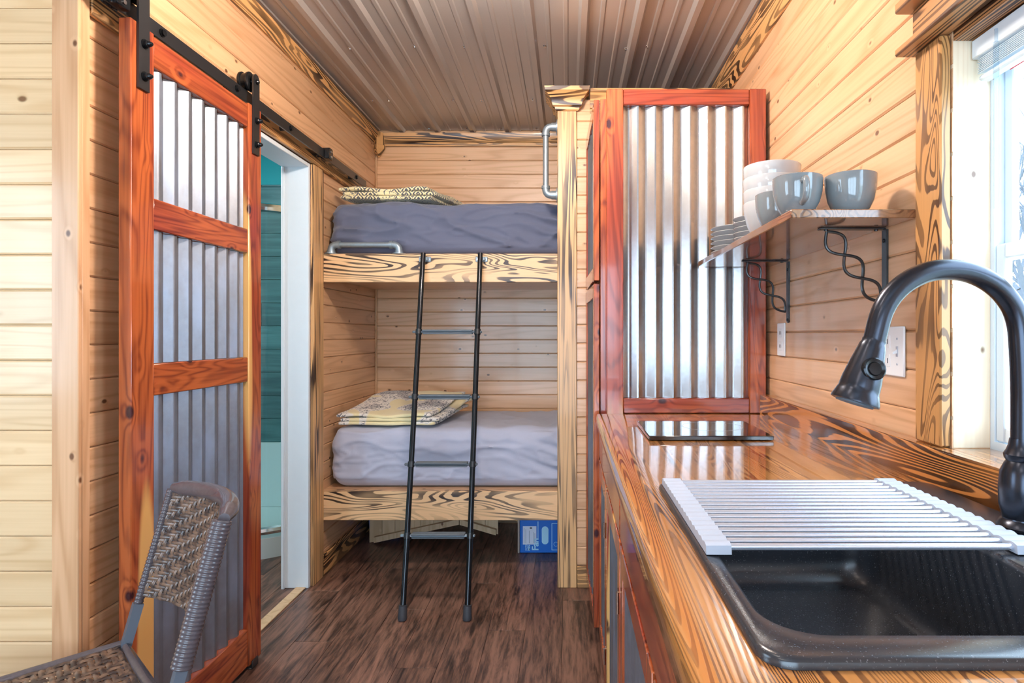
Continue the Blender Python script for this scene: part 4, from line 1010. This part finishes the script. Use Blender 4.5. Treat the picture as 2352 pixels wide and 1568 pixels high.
ordn = ['bottom', 'second', 'third', 'fourth', 'fifth', 'top']
def plates(x, y, r, n, dz, where, group):
    for k in range(n):
        z = ZS + 0.0005 + k * dz
        pr = [(0.0, 0.0), (r * .55, 0.0), (r * .58, 0.003), (r * .78, 0.006), (r * .97, 0.0155), (r, 0.0175), (r * .985, 0.019), (r * .96, 0.0175), (r * .76, 0.009), (r * .6, 0.006), (0, 0.005)]
        word = 'top' if k == n - 1 else ordn[k]
        MB().lathe(pr, (x, y, z), seg=44).build('plate', MAT['ceramicw'], label='white ceramic plate, %s%s of the stack %s' % (word, '' if word in ('top', 'bottom') else ' from the bottom', where), category='plate', group=group)
plates(0.622, 2.19, 0.100, 6, 0.0172, 'beside the pantry', 'plates stacked beside the pantry')
plates(0.630, 1.985, 0.084, 6, 0.0165, 'behind the white bowls', 'plates stacked behind the bowls')
# ---- outlets
t = thing('wall_outlet', 'white single outlet plate on the wall under the far bracket', 'outlet', (0.777, 2.187, 1.14))
Bx(0.7735, 0.7795, 2.150, 2.224, 1.142, 1.262, b=0.0025).build('cover_plate', MAT['white'], t)
for z in (1.178, 1.226):
    k = MB().box(0.7722, 0.774, 2.170, 2.204, z - 0.016, z + 0.016, b=0.001).build('socket', MAT['white'], t)
    for y in (2.180, 2.194): Bx(0.7716, 0.7724, y - 0.0012, y + 0.0012, z - 0.006, z + 0.006).build('slot', MAT['rubber'], k)
t = thing('wall_switch_plate', 'white double switch and outlet plate on the wall behind the faucet', 'switch', (0.777, 1.44, 1.12))
Bx(0.7735, 0.7795, 1.385, 1.50, 1.121, 1.239, b=0.0025).build('cover_plate', MAT['white'], t)
Bx(0.7725, 0.774, 1.409, 1.417, 1.168, 1.192).build('switch_slot', MAT['silicone'], t)
m = MB(); m.prism([(0.7735, 1.176), (0.7735, 1.186), (0.762, 1.178), (0.762, 1.174)], 'Y', 1.4105, 1.4155); m.build('toggle', MAT['white'], t)
for z in (1.150, 1.210): MB().lathe([(0.003, 0), (0.0025, 0.001), (0, 0.001)], (0.7735, 1.413, z), (-1, 0, 0), 8).build('plate_screw', MAT['silicone'], t)
for z in (1.157, 1.203):
    k = MB().box(0.7722, 0.774, 1.443, 1.477, z - 0.015, z + 0.015, b=0.001).build('socket', MAT['white'], t)
    for y in (1.453, 1.467): Bx(0.7716, 0.7724, y - 0.0012, y + 0.0012, z - 0.006, z + 0.006).build('slot', MAT['rubber'], k)
# ---- blind
t = thing('window_blind', 'white mini blind pulled up at the top of the kitchen window', 'blind', (0.84, 0.86, 1.74))
Bx(0.815, 0.853, 0.510, 1.214, 1.774, 1.812, b=0.002).build('headrail', MAT['vinyl'], t)
sl = MB()
for k in range(9):
    z = 1.769 - k * 0.0034; o = MB(); o.prism([(0.821, z), (0.834, z + 0.0016), (0.847, z), (0.847, z + 0.0008), (0.834, z + 0.0024), (0.821, z + 0.0008)], 'Y', 0.52, 1.205); o.build('slat', MAT['vinyl'], t)
Bx(0.822, 0.846, 0.52, 1.205, 1.726, 1.738, b=0.004).build('bottom_rail', MAT['vinyl'], t)
MB().tube([(0.812, 1.140, 1.80), (0.812, 1.140, 1.775)], 0.003, 8).build('wand_hook', MAT['clear'], t)
MB().tube([(0.812, 1.140, 1.775), (0.812, 1.140, 1.460)], 0.0055, 6).build('tilt_wand', MAT['clear'], t)
Bx(0.8455, 0.8468, 1.03, 1.15, 1.7265, 1.737).build('warning_label', MAT['redtag'], t)

# ================================================================== wicker chair
e1 = Vector((-0.731, 0.683, 0)); e2 = Vector((0.683, 0.731, 0)); UZ = Vector((0, 0, 1))
mid = Vector((-0.896, 1.4425, 0)) - e2 * 0.10          # back of the seat on the floor plan
ch = thing('wicker_chair', 'brown woven wicker chair with grey frame in front of the barn door', 'chair', mid - e2 * 0.2)
HW_ = 0.195
def bs(s, tz, off=0.0):                                  # backrest surface: s -1..1 across, tz = height
    lean = 0.10 * (tz - 0.44) / 0.38
    bow = 0.055 * (1 - s * s)
    return mid + e1 * (s * HW_) + e2 * (lean + bow + off) + UZ * tz
def weave(surf, ns, nt, h, w_s, w_t, name):
    mb = MB()
    def ribbon(pts, nrm, wd):
        vs = []; fs = []
        n = len(pts)
        for i, p in enumerate(pts):
            t_ = (pts[min(i + 1, n - 1)] - pts[max(i - 1, 0)]).normalized(); b = t_.cross(nrm[i]).normalized()
            vs += [p - b * wd, p + nrm[i] * wd * 0.55, p + b * wd, p - nrm[i] * wd * 0.55]
        for i in range(n - 1):
            for k in range(4): fs.append((i * 4 + k, i * 4 + (k + 1) % 4, i * 4 + 4 + (k + 1) % 4, i * 4 + 4 + k))
        mb.add(vs, fs)
    def pn(a, b):
        e = 0.01; p = surf(a, b); du = surf(a + e, b) - surf(a - e, b); dv = surf(a, b + e) - surf(a, b - e)
        return p, du.cross(dv).normalized()
    for i in range(ns):
        pts = []; nr = []
        for j in range(nt):
            p, n = pn((i + .5) / ns, (j + .5) / nt); sg = 1 if ((i + j) % 4) < 2 else -1
            pts.append(p + n * h * sg); nr.append(n)
        ribbon(pts, nr, w_s)
    for j in range(nt):
        pts = []; nr = []
        for i in range(ns):
            p, n = pn((i + .5) / ns, (j + .5) / nt); sg = -1 if ((i + j) % 4) < 2 else 1
            pts.append(p + n * h * sg); nr.append(n)
        ribbon(pts, nr, w_t)
    o = mb.build(name, MAT['wicker'], ch, angle=80); o['kind'] = 'stuff'; return o
weave(lambda a, b: bs(-0.97 + 2.03 * a, 0.555 + 0.262 * b), 26, 32, 0.0019, 0.0056, 0.0037, 'woven_back')
tp = [bs(-1 + 2 * k / 24, 0.818 + 0.004 * (1 - (2 * k / 24 - 1) ** 2), 0.004) for k in range(25)]
MB().tube(tp, [0.012 + 0.008 * min(1, k / 3, (24 - k) / 2) for k in range(25)], 14).build('top_roll', MAT['wrap'], ch)
def post(s, nm):
    pts = []; rr = []; n = 170
    for k in range(n + 1):
        z = 0.525 + (0.815 - 0.525) * k / n; pts.append(bs(s, z)); rr.append((0.0205 if s < 0 else 0.010) + 0.0008 * math.sin(k * math.pi * 2 / 5.0))
    m = MB().tube(pts, rr, 12); m.build('wrapped_post', MAT['wrap'], ch, angle=80)
    foot = mid + e1 * (s * HW_) + e2 * 0.06; kn = bs(s, 0.42)
    m = MB(); m.tube([bs(s, 0.54), kn, kn * 0.5 + (foot + UZ * 0.1) * 0.5, foot + UZ * 0.001], 0.0155, 4); m.build('leg', MAT['greymetal'], ch)
post(-1, 'n'); post(1, 'f')
def seat_pt(a, b):                                        # a across 0..1, b from back 0 to front 1
    x = -1 + 2 * a
    return mid + e1 * (x * (HW_ + 0.005)) - e2 * (0.01 + 0.43 * b) + UZ * (0.445 - 0.012 * (1 - x * x) - 0.018 * max(0, b - 0.8) ** 1.0)
weave(seat_pt, 26, 30, 0.0019, 0.0062, 0.0058, 'woven_seat')
m = MB(); rim_ = [seat_pt(a, b) for a, b in [(-.02, -.02), (-.02, .5), (-.02, 1.0), (.5, 1.02), (1.02, 1.0), (1.02, .5), (1.02, -.02), (.5, -.03)]]
m.tube([p - UZ * 0.006 for p in rim_], 0.014, 10, closed=True); m.build('seat_frame', MAT['wrap'], ch)
for x in (-1, 1):
    tp_ = mid + e1 * (x * HW_) - e2 * 0.42 + UZ * 0.42; bt = mid + e1 * (x * HW_) - e2 * 0.44 + UZ * 0.001
    MB().tube([tp_, bt], 0.0155, 4).build('leg', MAT['greymetal'], ch)
    MB().tube([mid + e1 * (x * HW_) - e2 * 0.42 + UZ * 0.30, mid + e1 * (x * HW_) + e2 * 0.03 + UZ * 0.30], 0.010, 8).build('stretcher', MAT['greymetal'], ch)
